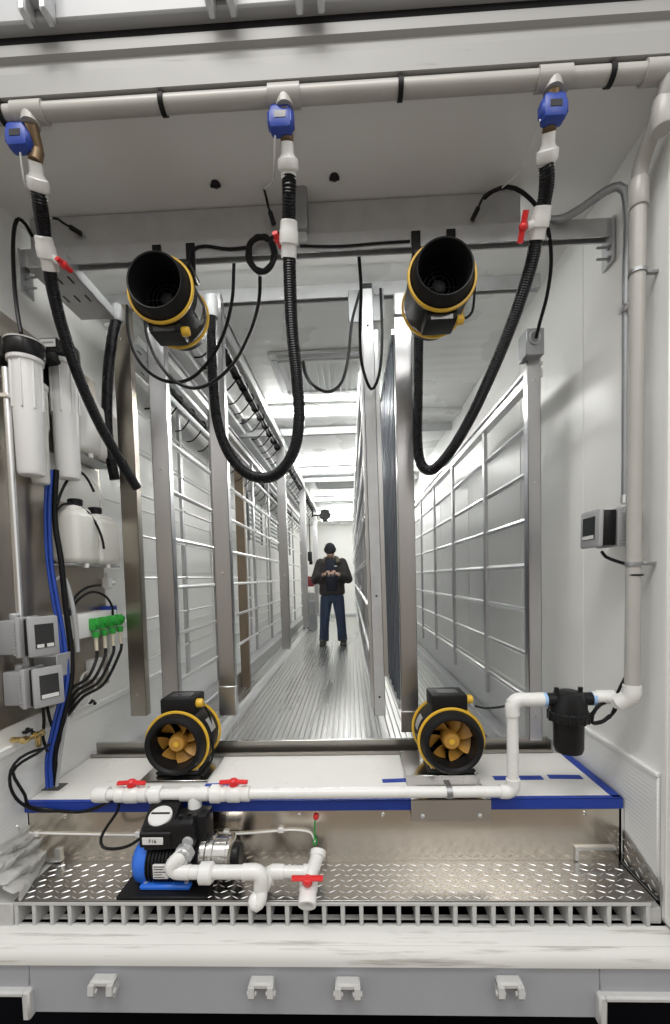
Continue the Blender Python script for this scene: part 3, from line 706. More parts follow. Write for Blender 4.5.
def union(b, p, q, r):
    p = V(p); q = V(q); d = q - p; L = d.length
    b.lathe([(r * .78, 0), (r * .8, L * .3), (r * .95, L * .36), (r * 1.0, L * .40), (r * 1.28, L * .44), (r * 1.32, L * .52), (r * 1.32, L * .70), (r * 1.22, L * .76), (r * 1.0, L * .80), (r * .98, L)], p, d, 24)
def drop(label, tee_x, act, brass, u0, u1, hose1, v0, v1, handle, hose2, group, hdir, wire):
    base = V(u1); r = root('drop_hose', label, 'hose', base, group)
    a = V(act)
    b = MB(); b.bx(a.x - .036, a.x + .036, a.y - .024, a.y + .024, a.z - .038, a.z + .038, .014, seg=2); b.bx(a.x - .042, a.x + .042, a.y - .020, a.y + .020, a.z - .026, a.z + .024, .008)
    ac = b.build('valve_actuator', 'blue_act', r)
    b = MB(); b.bx(a.x - .018, a.x + .018, a.y - .0255, a.y - .023, a.z - .012, a.z + .008); b.build('label_plate', 'screen', ac)
    b = MB(); b.cyl((tee_x, YP, zp - .034), brass, .020, seg=14); b.cyl(brass, u0, .021, seg=14); b.cyl((a.x, a.y + .03, a.z), brass, .015, seg=10); b.build('brass_valve', 'brass_dark', r)
    b = MB(); union(b, u0, u1, .026); b.build('union', 'pvc', r)
    b = MB(); b.tube(hose1, .0235, 14, True, .02, .0026, .008); b.build('upper_hose', 'hose', r)
    b = MB(); p = V(v0); q = V(v1); d = (q - p); L = d.length
    b.lathe([(.026, 0), (.030, .004), (.031, L * .25), (.034, L * .3), (.034, L * .62), (.028, L * .66), (.029, L)], p, d, 22)
    h = V(handle); m = p.lerp(q, .5); b.cyl(m, m.lerp(h, .8), .014, seg=12)
    vb = b.build('ball_valve', 'pvc', r)
    hl = .045 if hdir == 'along' else .03
    b = MB(); dd = d.normalized() if hdir == 'along' else V((.25, 1, -.15)).normalized(); b.tube([h - dd * hl, h - dd * .02, h + dd * .02, h + dd * hl], .011, 10, True, .01, flat=.7); b.ball(h, .015, 10); b.build('handle', 'red', vb)
    b = MB(); b.tube(hose2, .0235, 14, True, .02, .0020, .008); b.build('lower_hose', 'hose', r)
    if wire:
        b = MB(); b.tube(wire[0], .0028, 6); b.build('wire', 'pvc', ac)
        b = MB(); b.tube(wire[1], .005, 6); e = V(wire[1][-1]); f = (e - V(wire[1][-2])).normalized(); b.cyl(e, e + f * .045, .010, seg=8); b.build('connector', 'plastic_black', ac)
drop('hose drop with blue valve nearest the left wall, ending on the left post', TX[0], (-0.934, -0.085, 2.623), (-0.896, -0.060, 2.610), (-0.905, -0.060, 2.575), (-0.936, 0.000, 2.502),
     [(-0.927, -0.020, 2.524), (-0.937, 0.000, 2.485), (-0.971, 0.060, 2.466), (-0.994, 0.100, 2.427)], (-0.980, 0.070, 2.436), (-0.997, 0.130, 2.354), (-0.926, 0.100, 2.352),
     [(-0.997, 0.120, 2.365), (-1.023, 0.180, 2.298), (-1.039, 0.250, 2.203), (-1.046, 0.360, 2.052), (-1.035, 0.480, 1.900), (-1.011, 0.600, 1.770), (-0.981, 0.700, 1.652)], 'hose drops from the ceiling pipe', 'across',
     ([(-0.933, -0.090, 2.577), (-0.949, -0.060, 2.533), (-0.977, 0.000, 2.531), (-1.051, 0.200, 2.614), (-1.054, 0.240, 2.638)], [(-1.054, 0.240, 2.638), (-1.049, 0.270, 2.658), (-1.045, 0.290, 2.661), (-1.019, 0.300, 2.648)]))
drop('corrugated hose drop with blue valve in the middle, looping down to the aisle post', TX[1], (-0.075, -0.085, 2.627), (-0.060, -0.060, 2.605), (-0.061, -0.060, 2.586), (-0.064, -0.010, 2.511),
     [(-0.062, -0.020, 2.528), (-0.066, 0.000, 2.471), (-0.076, 0.060, 2.429)], (-0.075, 0.050, 2.428), (-0.085, 0.100, 2.334), (-0.120, 0.080, 2.385),
     [(-0.082, 0.090, 2.355), (-0.086, 0.120, 2.252), (-0.088, 0.160, 2.111), (-0.080, 0.210, 1.946), (-0.082, 0.260, 1.808), (-0.112, 0.310, 1.703), (-0.178, 0.360, 1.630), (-0.262, 0.410, 1.614), (-0.358, 0.460, 1.655), (-0.447, 0.510, 1.763), (-0.511, 0.570, 1.934), (-0.538, 0.620, 2.146), (-0.547, 0.650, 2.354), (-0.549, 0.665, 2.498)], 'hose drops from the ceiling pipe', 'across',
     ([(-0.095, -0.090, 2.578), (-0.115, 0.000, 2.555), (-0.138, 0.100, 2.604), (-0.189, 0.220, 2.685)], [(-0.189, 0.220, 2.685), (-0.188, 0.260, 2.689), (-0.186, 0.290, 2.679), (-0.180, 0.295, 2.659)]))
drop('corrugated hose drop with blue valve nearest the right wall, swinging down to the slat rack', TX[2], (0.781, -0.085, 2.608), (0.783, -0.060, 2.585), (0.780, -0.060, 2.567), (0.797, 0.000, 2.497),
     [(0.788, -0.020, 2.505), (0.800, 0.000, 2.487), (0.815, 0.040, 2.472), (0.822, 0.080, 2.445)], (0.817, 0.070, 2.444), (0.814, 0.120, 2.366), (0.752, 0.080, 2.384),
     [(0.813, 0.110, 2.380), (0.812, 0.160, 2.306), (0.782, 0.240, 2.173), (0.733, 0.330, 2.026), (0.661, 0.420, 1.858), (0.582, 0.500, 1.723), (0.512, 0.570, 1.661), (0.469, 0.620, 1.704), (0.460, 0.660, 1.832), (0.471, 0.690, 2.038), (0.479, 0.700, 2.286), (0.485, 0.705, 2.411)], 'hose drops from the ceiling pipe', 'along',
     ([(0.739, -0.090, 2.576), (0.755, 0.000, 2.602), (0.758, 0.120, 2.613), (0.743, 0.260, 2.672)], [(0.743, 0.260, 2.672), (0.715, 0.270, 2.674), (0.681, 0.285, 2.666), (0.660, 0.295, 2.629)]))

r = root('post_hose', 'black hose with grey cap standing along the stainless post near the left wall', 'hose', (-1.119, 0.730, 1.756))
b = MB(); b.tube([(-1.044, 0.700, 2.512), (-1.075, 0.700, 2.404), (-1.110, 0.710, 2.235), (-1.133, 0.720, 2.011), (-1.131, 0.730, 1.834), (-1.122, 0.750, 1.709)], .026, 14, True, .02, .0015, .009); b.build('hose', 'hose', r)
p = (-1.043, 0.700, 2.542); b = MB(); b.lathe([(.028, -.05), (.032, -.04), (.032, .01), (.026, .03), (.012, .036)], p, (0, 0, 1), 20); b.build('cap', 'box_light', r)
# ================================================================== CABLES AT THE TOP
def cord(parent, pts, r=.006):
    b = MB(); b.tube(pts, r, 8); return b.build('power_cord', 'cable', parent)
def cable(name, label, pts, r=.0075, m='cable', cat='cable', group=None, seg=8):
    b = MB(); b.tube(pts, r, seg); return tag(b.build(name, m), label, cat, group)
G = 'black cables draped under the strut'
cable('hanging_cable', 'black cable swagging below the left hanging fan, the upper of two', [(-0.351, 0.360, 2.515), (-0.375, 0.400, 2.384), (-0.431, 0.440, 2.259), (-0.516, 0.480, 2.164), (-0.610, 0.500, 2.101), (-0.705, 0.500, 2.091), (-0.806, 0.520, 2.145), (-0.888, 0.550, 2.251), (-0.951, 0.620, 2.404), (-0.989, 0.700, 2.569)], group=G)
cable('hanging_cable', 'black cable swagging below the left hanging fan, the lower of two', [(-0.230, 0.300, 2.412), (-0.249, 0.360, 2.353), (-0.296, 0.400, 2.253), (-0.374, 0.430, 2.143), (-0.474, 0.450, 2.068), (-0.578, 0.470, 2.045), (-0.681, 0.500, 2.094), (-0.778, 0.550, 2.209), (-0.853, 0.620, 2.352), (-0.891, 0.680, 2.474)], group=G)
cable('hanging_cable', 'thin black cable hooping from the middle hose to the centre post', [(-0.063, 0.300, 2.058), (-0.061, 0.400, 2.050), (-0.038, 0.550, 2.067), (0.025, 0.620, 2.066), (0.089, 0.660, 2.123), (0.127, 0.700, 2.262), (0.151, 0.720, 2.449), (0.196, 0.740, 2.611)], group=G)
cable('hanging_cable', 'black cable hanging in a narrow loop on the centre post face', [(0.180, 0.340, 2.499), (0.190, 0.450, 2.431), (0.186, 0.580, 2.331), (0.195, 0.660, 2.206), (0.239, 0.700, 2.105), (0.280, 0.700, 2.172), (0.301, 0.720, 2.354), (0.303, 0.755, 2.571), (0.303, 0.775, 2.639)], group=G)
cable('hanging_cable', 'black cable arching behind the right hose down to the steel box', [(0.685, 0.300, 2.667), (0.715, 0.280, 2.679), (0.766, 0.260, 2.674), (0.820, 0.260, 2.652), (0.882, 0.270, 2.600), (0.929, 0.280, 2.518), (0.968, 0.340, 2.435), (0.987, 0.420, 2.353), (0.982, 0.480, 2.274), (0.986, 0.530, 2.231)], group=G)
cable('hanging_cable', 'thin cable hooking from the right hanging fan', [(0.622, 0.220, 2.282), (0.618, 0.220, 2.226), (0.610, 0.220, 2.181), (0.584, 0.210, 2.154), (0.562, 0.200, 2.153)], .005, group=G)
cable('hanging_cable', 'black cable arching over the left end of the beam', [(-1.105, 0.100, 2.113), (-1.130, 0.120, 2.210), (-1.180, 0.180, 2.363), (-1.221, 0.240, 2.542), (-1.238, 0.280, 2.652), (-1.227, 0.290, 2.683), (-1.202, 0.295, 2.662), (-1.181, 0.298, 2.619)], group=G)
cable('hanging_cable', 'cable running along the strut from the left fan to the coil', [(-0.507, 0.200, 2.267), (-0.494, 0.240, 2.357), (-0.509, 0.270, 2.460), (-0.500, 0.285, 2.518), (-0.450, 0.285, 2.531), (-0.355, 0.284, 2.514), (-0.264, 0.284, 2.517)], .006, group=G)
b = MB()
cc = (-0.214, 0.270, 2.469)
pts = []
for t in range(49):
    a = t * 2 * math.pi / 16; pts.append((cc[0] + (.052 + .006 * math.sin(t * .9)) * math.cos(a), cc[1] - .012 + .006 * math.sin(t * .4), cc[2] + (.072 + .006 * math.cos(t * 1.1)) * math.sin(a)))
b.tube(pts, .009, 8, True, .015); b.tube([(-0.178, 0.260, 2.526), (-0.138, 0.270, 2.555), (-0.114, 0.275, 2.573)], .007, 8)
tag(b.build('cable_coil', 'cable'), 'coil of black cable tied beside the middle valve', 'cable coil')
cable('strut_cable', 'black cables lying along the strut slot right of the middle hose', [(-0.060, 0.284, 2.511), (0.102, 0.284, 2.502), (0.264, 0.284, 2.506), (0.384, 0.284, 2.507)], .0045, group=G)
# conduit on the right wall
r = root('conduit', 'grey metal conduit bending from the beam down the right wall', 'conduit', (1.165, 0.190, 1.402))
cpts = [off((0.938, 0.300, 2.572), 0, 0, 0), (0.979, 0.270, 2.550), (1.033, 0.240, 2.560), (1.075, 0.200, 2.569), (1.113, 0.170, 2.574), (1.144, 0.150, 2.548), (1.165, 0.149, 2.501), (1.165, 0.143, 2.365)]
xa = (1.165, 0.147, 2.155); xb = (1.165, 0.189, 1.394); ym = (xa[1] + xb[1]) / 2
cpts = [p for p in cpts[:6]] + [(1.165, ym - .005, (1.165, 0.143, 2.454)[2]), (1.165, ym, 2.25), (1.165, ym, 1.9), (1.165, ym, 1.44)]
b = MB(); b.tube(cpts, .0145, 14); b.build('tube', 'galv_dark', r)
b = MB(); z = (1.165, 0.182, 2.133)[2]; b.bx(1.145, 1.19, ym - .03, ym + .022, z - .012, z + .012, .003); b.cyl((1.148, ym - .035, z), (1.148, ym - .015, z), .006, seg=8); b.build('strap', 'alu_bright', r)
b = MB(); b.lathe([(.016, 0), (.018, .01), (.018, .03), (.014, .034)], (1.165, ym, 1.415), (0, 0, 1), 16); b.build('connector', 'alu_bright', r)
YCB = ym

# ================================================================== RIGHT RISER AND FILTER
xr = 1.125; yr = .04
xbo = (1.111, 0.040, 0.732)[0]; ztop = (1.125, 0.033, 2.475)[2]; zel = (1.125, 0.061, 0.700)[2]
r = root('riser_pipe', 'tall white pipe climbing the right wall to the ceiling', 'pipe', (xr, yr, zel))
b = MB(); b.cyl((xbo, yr, zel), (xr, yr, ztop), .0245, seg=20); b.build('pipe', 'pvc_old', r)
b = MB(); b.tube([(xr, yr, ztop), (xr, yr - .02, ztop + .06), (xr, YP + .02, zp - .075), (xr, YP, zp - .02)], .0245, 18); b.build('upper_bend', 'pvc_old', r)
for z in (ztop - .03, zp - .10):
    b = MB(); b.lathe([(.029, -.05), (.031, -.046), (.031, .035), (.029, .04)], (xr, yr if z < ztop else YP + .022, z), (0, 0, 1), 20); b.build('coupling', 'pvc_old', r)
for z in ((1.120, 0.017, 2.182)[2], (1.120, 0.046, 1.183)[2]):
    b = MB(); xz = xbo + (xr - xbo) * (z - zel) / (ztop - zel); b.lathe([(.025, -.006), (.029, -.006), (.029, .006), (.025, .006)], (xz, yr, z), (0, 0, 1), 20, False); b.bx(xr + .02, 1.19, yr - .008, yr + .008, z - .006, z + .006, .002); b.build('strap', 'galv_dark', r)
b = MB(); b.lathe([(.0252, -.003), (.0275, -.003), (.0275, .003), (.0252, .003)], ((1.118, 0.040, 1.144)[0], yr, (1.120, 0.046, 1.144)[2]), (0, 0, 1), 20, False); b.build('cable_tie', 'cable', r)
FY = .135
zf = (0.940, 0.135, 0.675)[2]
b = MB(); b.tube([(xbo, yr, zel + .05), (xbo, yr, zel + .02), (xbo - .006, yr + .01, zel), (xbo - .03, yr + .03, zf)], .030, 18); b.build('elbow', 'pvc', r)
b = MB(); b.tube([(xbo - .03, yr + .03, zf), (1.091, 0.125, 0.683), off((1.022, 0.135, 0.681), 0, 0, 0)], .0225, 18); b.cyl((1.096, 0.120, 0.684), (1.037, 0.135, 0.681), .027, seg=18); b.build('side_pipe', 'pvc', r)
fx = (0.934, 0.135, 0.593)[0]; zb_ = (0.939, 0.135, 0.468)[2]
r = root('filter_housing', 'black filter housing hung between the white pipes on the right', 'filter', (fx, FY, zb_))
b = MB(); b.lathe([(.030, 0), (.048, .004), (.053, .02), (.055, zf - zb_ - .075), (.060, zf - zb_ - .07)], (fx, FY, zb_), (0, 0, 1), 32); b.build('bowl', 'plastic_black', r)
b = MB(); h = zf - zb_; b.lathe([(.060, h - .085), (.072, h - .08), (.072, h - .05), (.066, h - .045)], (fx, FY, zb_), (0, 0, 1), 24)
for k in range(16):
    a = k * math.pi / 8; b.bx(fx + .070 * math.cos(a) - .005, fx + .070 * math.cos(a) + .005, FY + .070 * math.sin(a) - .005, FY + .070 * math.sin(a) + .005, zf - .083, zf - .045, .002)
b.build('lock_ring', 'plastic_black', r)
b = MB(); b.lathe([(.066, h - .05), (.064, h - .01), (.052, h + .025), (.03, h + .034), (.012, h + .036)], (fx, FY, zb_), (0, 0, 1), 28)
b.cyl((fx - .085, FY, zf), (fx + .085, FY, zf), .025, seg=16)
for s in (-.045, .045): b.cyl((fx + s, FY, zf + .015), (fx + s, FY, zf + .045), .009, seg=10)
b.build('head', 'plastic_black', r)
for s in (-1, 1): b = MB(); b.cyl((fx + s * .085, FY, zf), (fx + s * .097, FY, zf), .0262, seg=18); b.build('thread_seal', M.setdefault('pale_blue', mat('pale_blue_seal', (.35, .55, .85), .4)), r)

# manifold pipe along the bench
YM = .135
zm = (-0.108, 0.135, 0.316)[2]
mx0 = (-0.898, 0.135, 0.323)[0]; mx1 = (0.722, 0.135, 0.309)[0]; zu = zf
r = root('manifold_pipe', 'long white pipe with red valves running along the bench front and up to the filter', 'pipe', (0, YM, zm))
b = MB(); b.cyl((mx0, YM, zm), (mx1, YM, zm), .0215, seg=20); b.build('pipe', 'pvc', r)
b = MB(); b.cyl((mx1, YM, zm), (mx1, YM, zu), .0215, seg=20); b.build('upright_pipe', 'pvc', r)
b = MB(); b.tube([(mx1 - .05, YM, zm), (mx1 - .02, YM, zm), (mx1, YM, zm + .02), (mx1, YM, zm + .05)], .0265, 18, True, .006); b.build('elbow', 'pvc', r)
b = MB(); b.tube([(mx1, YM, zu - .06), (mx1, YM, zu - .022), (mx1 + .022, YM, zu), (mx1 + .06, YM, zu)], .0265, 18, True, .006); b.build('elbow', 'pvc', r)
b = MB(); b.cyl((mx1 + .05, YM, zu), (fx - .097, YM, zu), .0215, seg=20); b.cyl((fx - .175, YM, zu), (fx - .097, YM, zu), .0265, seg=20); b.build('cross_pipe', 'pvc', r)
b = MB(); b.lathe([(.022, -.006), (.0255, -.006), (.0255, .006), (.022, .006)], (mx1 + .085, YM, zu), (1, 0, 0), 18, False); b.build('clamp', 'rubber', r)
vx = [(-0.783, 0.135, 0.322)[0], (-0.371, 0.135, 0.318)[0]]; tx = (-0.528, 0.135, 0.320)[0]
b = MB(); b.lathe([(.010, -.045), (.026, -.040), (.030, -.03), (.030, .02)], (mx0, YM, zm), (1, 0, 0), 20); b.build('end_cap', 'pvc', r)
for x in vx:
    b = MB(); b.lathe([(.026, -.065), (.030, -.062), (.030, -.035), (.027, -.03), (.033, -.022), (.033, .022), (.027, .03), (.030, .035), (.030, .062), (.026, .065)], (x, YM, zm), (1, 0, 0), 22)
    b.cyl((x, YM, zm), (x, YM, zm + .045), .014, seg=12); vb = b.build('ball_valve', 'pvc', r)
    b = MB(); b.tube([(x - .055, YM, zm + .046), (x - .03, YM, zm + .047), (x, YM, zm + .049), (x + .03, YM, zm + .047), (x + .055, YM, zm + .046)], .0125, 10, True, .01, flat=.7); b.lathe([(.018, 0), (.018, .02), (.012, .026)], (x, YM, zm + .034), (0, 0, 1), 14); b.build('handle', 'red', vb)
for x in ((-0.682, 0.135, 0.321)[0], (-0.439, 0.135, 0.319)[0]):
    b = MB(); b.lathe([(.028, -.026), (.036, -.022), (.036, .012), (.030, .02)], (x, YM, zm), (1, 0, 0), 12); b.build('union_nut', 'pvc', r)
b = MB(); b.cyl((tx - .055, YM, zm), (tx + .055, YM, zm), .0275, seg=20); b.cyl((tx, YM, zm), (tx, YM - .01, zm - .075), .0265, seg=20); b.build('tee', 'pvc', r)
b = MB(); x = (0.475, 0.135, 0.303)[0]; b.lathe([(.022, -.011), (.0255, -.011), (.0255, .011), (.022, .011)], (x, YM, zm), (1, 0, 0), 18, False); b.bx(x - .012, x + .012, YM, .185, zm + .018, zm + .024, .002); b.build('clamp', 'galv_dark', r)

# ================================================================== PUMP
pm = root('water_pump', 'blue and black water pump with stainless head on a rubber mat', 'pump', (-.60, .07, .012))
b = MB(); b.bx(-.775, -.435, -.03, .115, .006, .016, .003); tag(b.build('rubber_mat', 'rubber'), 'flat black rubber mat under the water pump', 'mat')
mz = (-0.715, 0.080, 0.082)[2]; my = .085
xA = (-0.747, 0.080, 0.082)[0]; xB = (-0.683, 0.080, 0.082)[0]; xC = (-0.475, 0.080, 0.082)[0]; xD = (-0.340, 0.080, 0.113)[0]
mr = .085
b = MB(); b.lathe([(.012, 0), (.055, .004), (mr * .9, .018), (mr, .035), (mr, xB - xA), (mr * .96, xB - xA + .003)], (xA, my, mz + .005), (1, 0, 0), 36)
for k in range(10):
    a = k * math.pi / 5; b.bx(xA + .004, xA + .010, my + .04 * math.cos(a) - .005, my + .04 * math.cos(a) + .005, mz + .005 + .04 * math.sin(a) - .005, mz + .005 + .04 * math.sin(a) + .005)
b.build('fan_cover', 'blue_motor', pm)
b = MB(); prof = []
x = 0; L = xC - xB
while x < L: prof += [(mr * .97, x), (mr * .97, x + .006), (mr * .88, x + .007), (mr * .88, x + .012)]; x += .013
b.lathe(prof, (xB, my, mz + .005), (1, 0, 0), 32); b.build('motor_body', 'plastic_black', pm)
b = MB(); b.bx(xB + .035, xB + .095, my - mr * 1.02, my - mr * .9, mz - .02, mz + .035, .003); b.build('rating_label', 'label', pm)
b = MB()
for k in range(5): b.bx(xB + .04, xB + (.088, .075, .085, .07, .08)[k], my - mr * 1.03, my - mr * 1.02, mz + .027 - k * .010, mz + .0295 - k * .010)
b.build('label_print', 'screen', pm)
b = MB(); fx0 = (-0.703, 0.000, 0.009)[0]; fx1 = (-0.511, 0.000, 0.009)[0]; b.bx(fx0, fx1, my - .085, my + .06, .016, .036, .006); b.prism([(fx0 + .02, .034), (fx1 - .02, .034), (fx1 - .045, .055), (fx0 + .045, .055)], lambda u, v, w: (u, w, v), my - .05, my + .04); ft = b.build('foot', 'blue_motor', pm)
for x in (fx0 + .018, fx1 - .018): b = MB(); b.lathe([(.009, 0), (.009, .007), (.004, .009)], (x, my - .065, .036), (0, 0, 1), 6); b.build('bolt', 'galv', ft)
# stainless pump head
b = MB(); b.lathe([(.060, -.01), (.075, -.008), (.075, .012), (.068, .016), (.068, .024), (.078, .028), (.078, .040), (.070, .044), (.069, .090), (.074, .094), (.074, .102), (.055, .112), (.02, .118)], (xC, my, mz + .02), (1, 0, 0), 36); b.build('pump_head', 'stain_plate', pm)
b = MB(); b.lathe([(.062, -.03), (.070, -.025), (.070, -.004), (.062, 0)], (xC, my, mz + .02), (1, 0, 0), 24); b.build('flange', 'plastic_black', pm)
b = MB(); b.lathe([(.045, 0), (.05, .006), (.05, .03), (.04, .038)], (xC + .10, my, mz + .015), (1, 0, 0), 24); b.build('end_cover', 'plastic_black', pm)
# controller on top
ct = (-0.652, 0.050, 0.290); cbm = (-0.505, 0.050, 0.141)
x0_, x1_ = (-0.690, 0.050, 0.220)[0], (-0.494, 0.050, 0.219)[0]; zt_, zb2 = ct[2] - .012, mz + mr * .9 + .022
rot = Matrix.Rotation(math.radians(-4), 3, 'Y')
b = MB(); b.bx(x0_, x1_, my - .075, my + .06, zb2 - .015, zt_ - .02, .012, rot, 2); b.prism([(my - .080, zb2), (my - .080, zb2 + .050), (my - .072, zb2 + .058), (my + .02, zt_ + .014), (my + .05, zt_ + .014), (my + .05, zb2)], lambda u, v, w: (w, u, v), x0_ - .004, x0_ + .112); b.bx(x1_ - .07, x1_ + .035, my - .03, my + .06, zb2 - .04, zt_ - .01, .010, None, 2)
ctl = b.build('controller', 'plastic_black', pm)
b = MB(); b.lathe([(.042, -.012), (.045, -.004), (.044, .006), (.039, .010)], (x0_ + .054, my - .026, (zb2 + .058 + zt_ + .014) / 2 + .002), (0, -.38, .92), 28); b.build('gauge_dial', 'label', ctl)
b = MB(); q = Matrix.Rotation(math.radians(22), 3, 'X'); zd = (zb2 + .058 + zt_ + .014) / 2 + .0118; b.bx(x0_ + .018, x0_ + .090, my - .028, my - .020, zd + .0005, zd + .003, 0, q); b.build('dial_mark', 'screen', ctl)
b = MB(); b.bx(x0_ + .006, x0_ + .085, my - .083, my - .079, zb2 + .010, zb2 + .038, .002); b.build('nameplate', 'label', ctl)
def text(body, size, loc, rot, parent, m, name='lettering'):
    cu = bpy.data.curves.new(name, 'FONT'); cu.body = body; cu.size = size; cu.align_x = 'CENTER'; cu.align_y = 'CENTER'; cu.extrude = .0004
    cu.materials.append(M[m]); o = bpy.data.objects.new(name, cu); COL.objects.link(o)
    dg = bpy.context.evaluated_depsgraph_get(); me = bpy.data.meshes.new_from_object(o.evaluated_get(dg)); bpy.data.objects.remove(o); bpy.data.curves.remove(cu)
    o = bpy.data.objects.new(name, me); COL.objects.link(o); o.parent = parent
    o.location = V(loc) - ORIG[parent]; o.rotation_euler = rot; ORIG[o] = V(loc); return o
text('F16', .020, (x0_ + .046, my - .0834, zb2 + .024), (math.pi / 2, 0, 0), ctl, 'screen')
b = MB(); b.lathe([(.020, 0), (.021, .005), (.016, .010)], (x1_ - .02, my - .075, zb2 + .018), (0, -1, 0), 18); b.build('dial_knob', 'box_light', ctl)
b = MB()
for k in range(3): b.lathe([(.009, 0), (.009, .008), (.004, .010)], (x1_ - .065 + k * .03, my - .03 + .012 * (k % 2), zt_ - .012), (0, 0, 1), 8)
b.build('screw_cap', 'plastic_black', ctl)
px_ = tx; b = MB(); b.lathe([(.030, 0), (.032, .01), (.030, .022), (.034, .026), (.034, .040), (.027, .046)], (px_, YM - .012, zm - .125), (0, .1, 1), 20); b.cyl((px_, YM - .012, zt_ - .09), (px_, YM - .012, zm - .11), .029, seg=16); b.build('outlet_port', 'stain_plate', pm)
# pump suction piping
sx = (-0.533, -0.010, 0.180)
zS = (-0.404, -0.030, 0.107)[2]
r = root('outlet_pipe', 'white pipe with trap and red valve leading from the pump over the sill', 'pipe', off((-0.349, -0.030, 0.106), 0, 0, -.02))
b = MB(); b.lathe([(.036, -.01), (.036, .012), (.030, .016), (.030, .03)], off((-0.523, 0.000, 0.162), 0, 0, 0), (-.2, -1, -.15), 8); b.build('port_nut', 'galv', r)
b = MB(); b.tube([(-0.515, 0.000, 0.169), (-0.534, -0.020, 0.160), (-0.561, -0.030, 0.133), (-0.547, -0.030, 0.114), (-0.495, -0.030, 0.110)], .026, 18, True, .008); b.build('elbow', 'pvc', r)
b = MB(); b.cyl((-0.510, -0.030, 0.110), (-0.258, -0.030, 0.110), .0235, seg=18); b.build('pipe', 'pvc', r)
b = MB(); b.lathe([(.028, -.028), (.038, -.022), (.038, .016), (.030, .024)], (-0.433, -0.030, 0.107), (1, 0, 0), 12); b.build('union_nut', 'pvc', r)
b = MB(); b.tube([(-0.302, -0.030, 0.110), (-0.254, -0.030, 0.110), (-0.237, -0.030, 0.091), (-0.238, -0.030, 0.050)], .0275, 18, True, .006); b.build('elbow', 'pvc', r)
b = MB(); b.tube([(-0.238, -0.030, 0.058), (-0.236, -0.045, 0.028), (-0.249, -0.055, 0.006), (-0.260, -0.050, 0.017), (-0.237, -0.020, 0.036), (-0.216, 0.030, 0.060)], .022, 18, True, .006); b.build('trap', 'pvc', r)
b = MB(); b.tube([(-0.228, 0.010, 0.036), (-0.223, 0.025, 0.056), (-0.205, 0.030, 0.068), (-0.163, 0.030, 0.068)], .027, 18, True, .006); b.build('elbow', 'pvc', r)
b = MB(); b.cyl((-0.194, 0.030, 0.068), (-0.062, 0.030, 0.068), .022, seg=18); b.cyl((-0.209, 0.030, 0.068), (-0.182, 0.030, 0.068), .0275, seg=18); b.build('pipe', 'pvc', r)
b = MB(); b.cyl((-0.041, 0.100, 0.087), (-0.072, -0.030, 0.058), .0245, seg=18); b.lathe([(.0305, -.010), (.0305, .012), (.027, .014)], (-0.041, 0.100, 0.091), (-.1, -1, -.6), 20); b.cyl((-0.092, 0.030, 0.068), (-0.059, 0.035, 0.064), .027, seg=18); b.build('tee', 'pvc', r)
b = MB(); p, q = V((-0.066, -0.010, 0.066)), V((-0.067, -0.085, 0.026)); d = q - p; L_ = d.length
b.lathe([(.028, 0), (.033, .006), (.033, L_ * .45), (.028, L_ * .5), (.0315, L_ * .6), (.0315, L_), (.022, L_), (.020, L_ * .7)], p, d, 22); b.cyl(p.lerp(q, .28), p.lerp(q, .28) + V((0, -.02, .045)), .014, seg=10); vb = b.build('ball_valve', 'pvc', r)
b = MB(); h = p.lerp(q, .28) + V((0, -.025, .05)); b.tube([h + V((-.055, 0, 0)), h + V((-.03, 0, 0)), h, h + V((.03, 0, 0)), h + V((.055, 0, 0))], .013, 10, True, .01, flat=.6); b.lathe([(.018, 0), (.018, .022), (.012, .028)], h + V((0, .006, -.02)), (0, -.5, .9), 14); b.build('handle', 'red', vb)
# white flex along riser
yw = YF - .004
r = root('sensor_cord', 'thin white cord clipped along the stainless front with a red cap end', 'cord', (-0.698, 0.180, 0.126))
b = MB(); b.tube([(-1.236, 0.100, 0.210), (-1.265, 0.160, 0.153), (-1.239, 0.180, 0.133), (-1.077, 0.180, 0.128), (-0.782, 0.180, 0.122), (-0.407, 0.180, 0.124), (-0.262, 0.180, 0.132), (-0.159, 0.180, 0.140), (-0.094, 0.180, 0.135), (-0.070, 0.180, 0.122), (-0.059, 0.180, 0.089)], .0042, 8); b.build('cord', 'pvc', r)
for p in ((-1.222, 0.180, 0.128), (-0.790, 0.180, 0.126), (-0.423, 0.180, 0.128), (-0.196, 0.180, 0.140)):
    b = MB(); b.bx(p[0] - .012, p[0] + .012, .172, YF, p[2] - .011, p[2] + .011, .003); b.build('clip', 'pvc', r)
b = MB(); b.tube([(-0.056, 0.178, 0.182), (-0.059, 0.178, 0.140), (-0.060, 0.178, 0.107), (-0.067, 0.178, 0.090), (-0.059, 0.178, 0.078), (-0.050, 0.178, 0.090), (-0.056, 0.178, 0.107)], .003, 6); b.build('green_lead', 'green', r)
p = (-0.052, 0.178, 0.194); b = MB(); b.ball(p, .012, 12, (1, .8, 1)); b.build('red_cap', 'red', r)

# ================================================================== LEFT WALL EQUIPMENT
XP = XL + .012
b = MB(); b.bx(XL, XP, -.10, .86, .60, 2.27, .002)
pn = tag(b.build('wall_panel', 'stain'), 'brownish stainless sheet lining the left wall behind the equipment', 'wall panel')
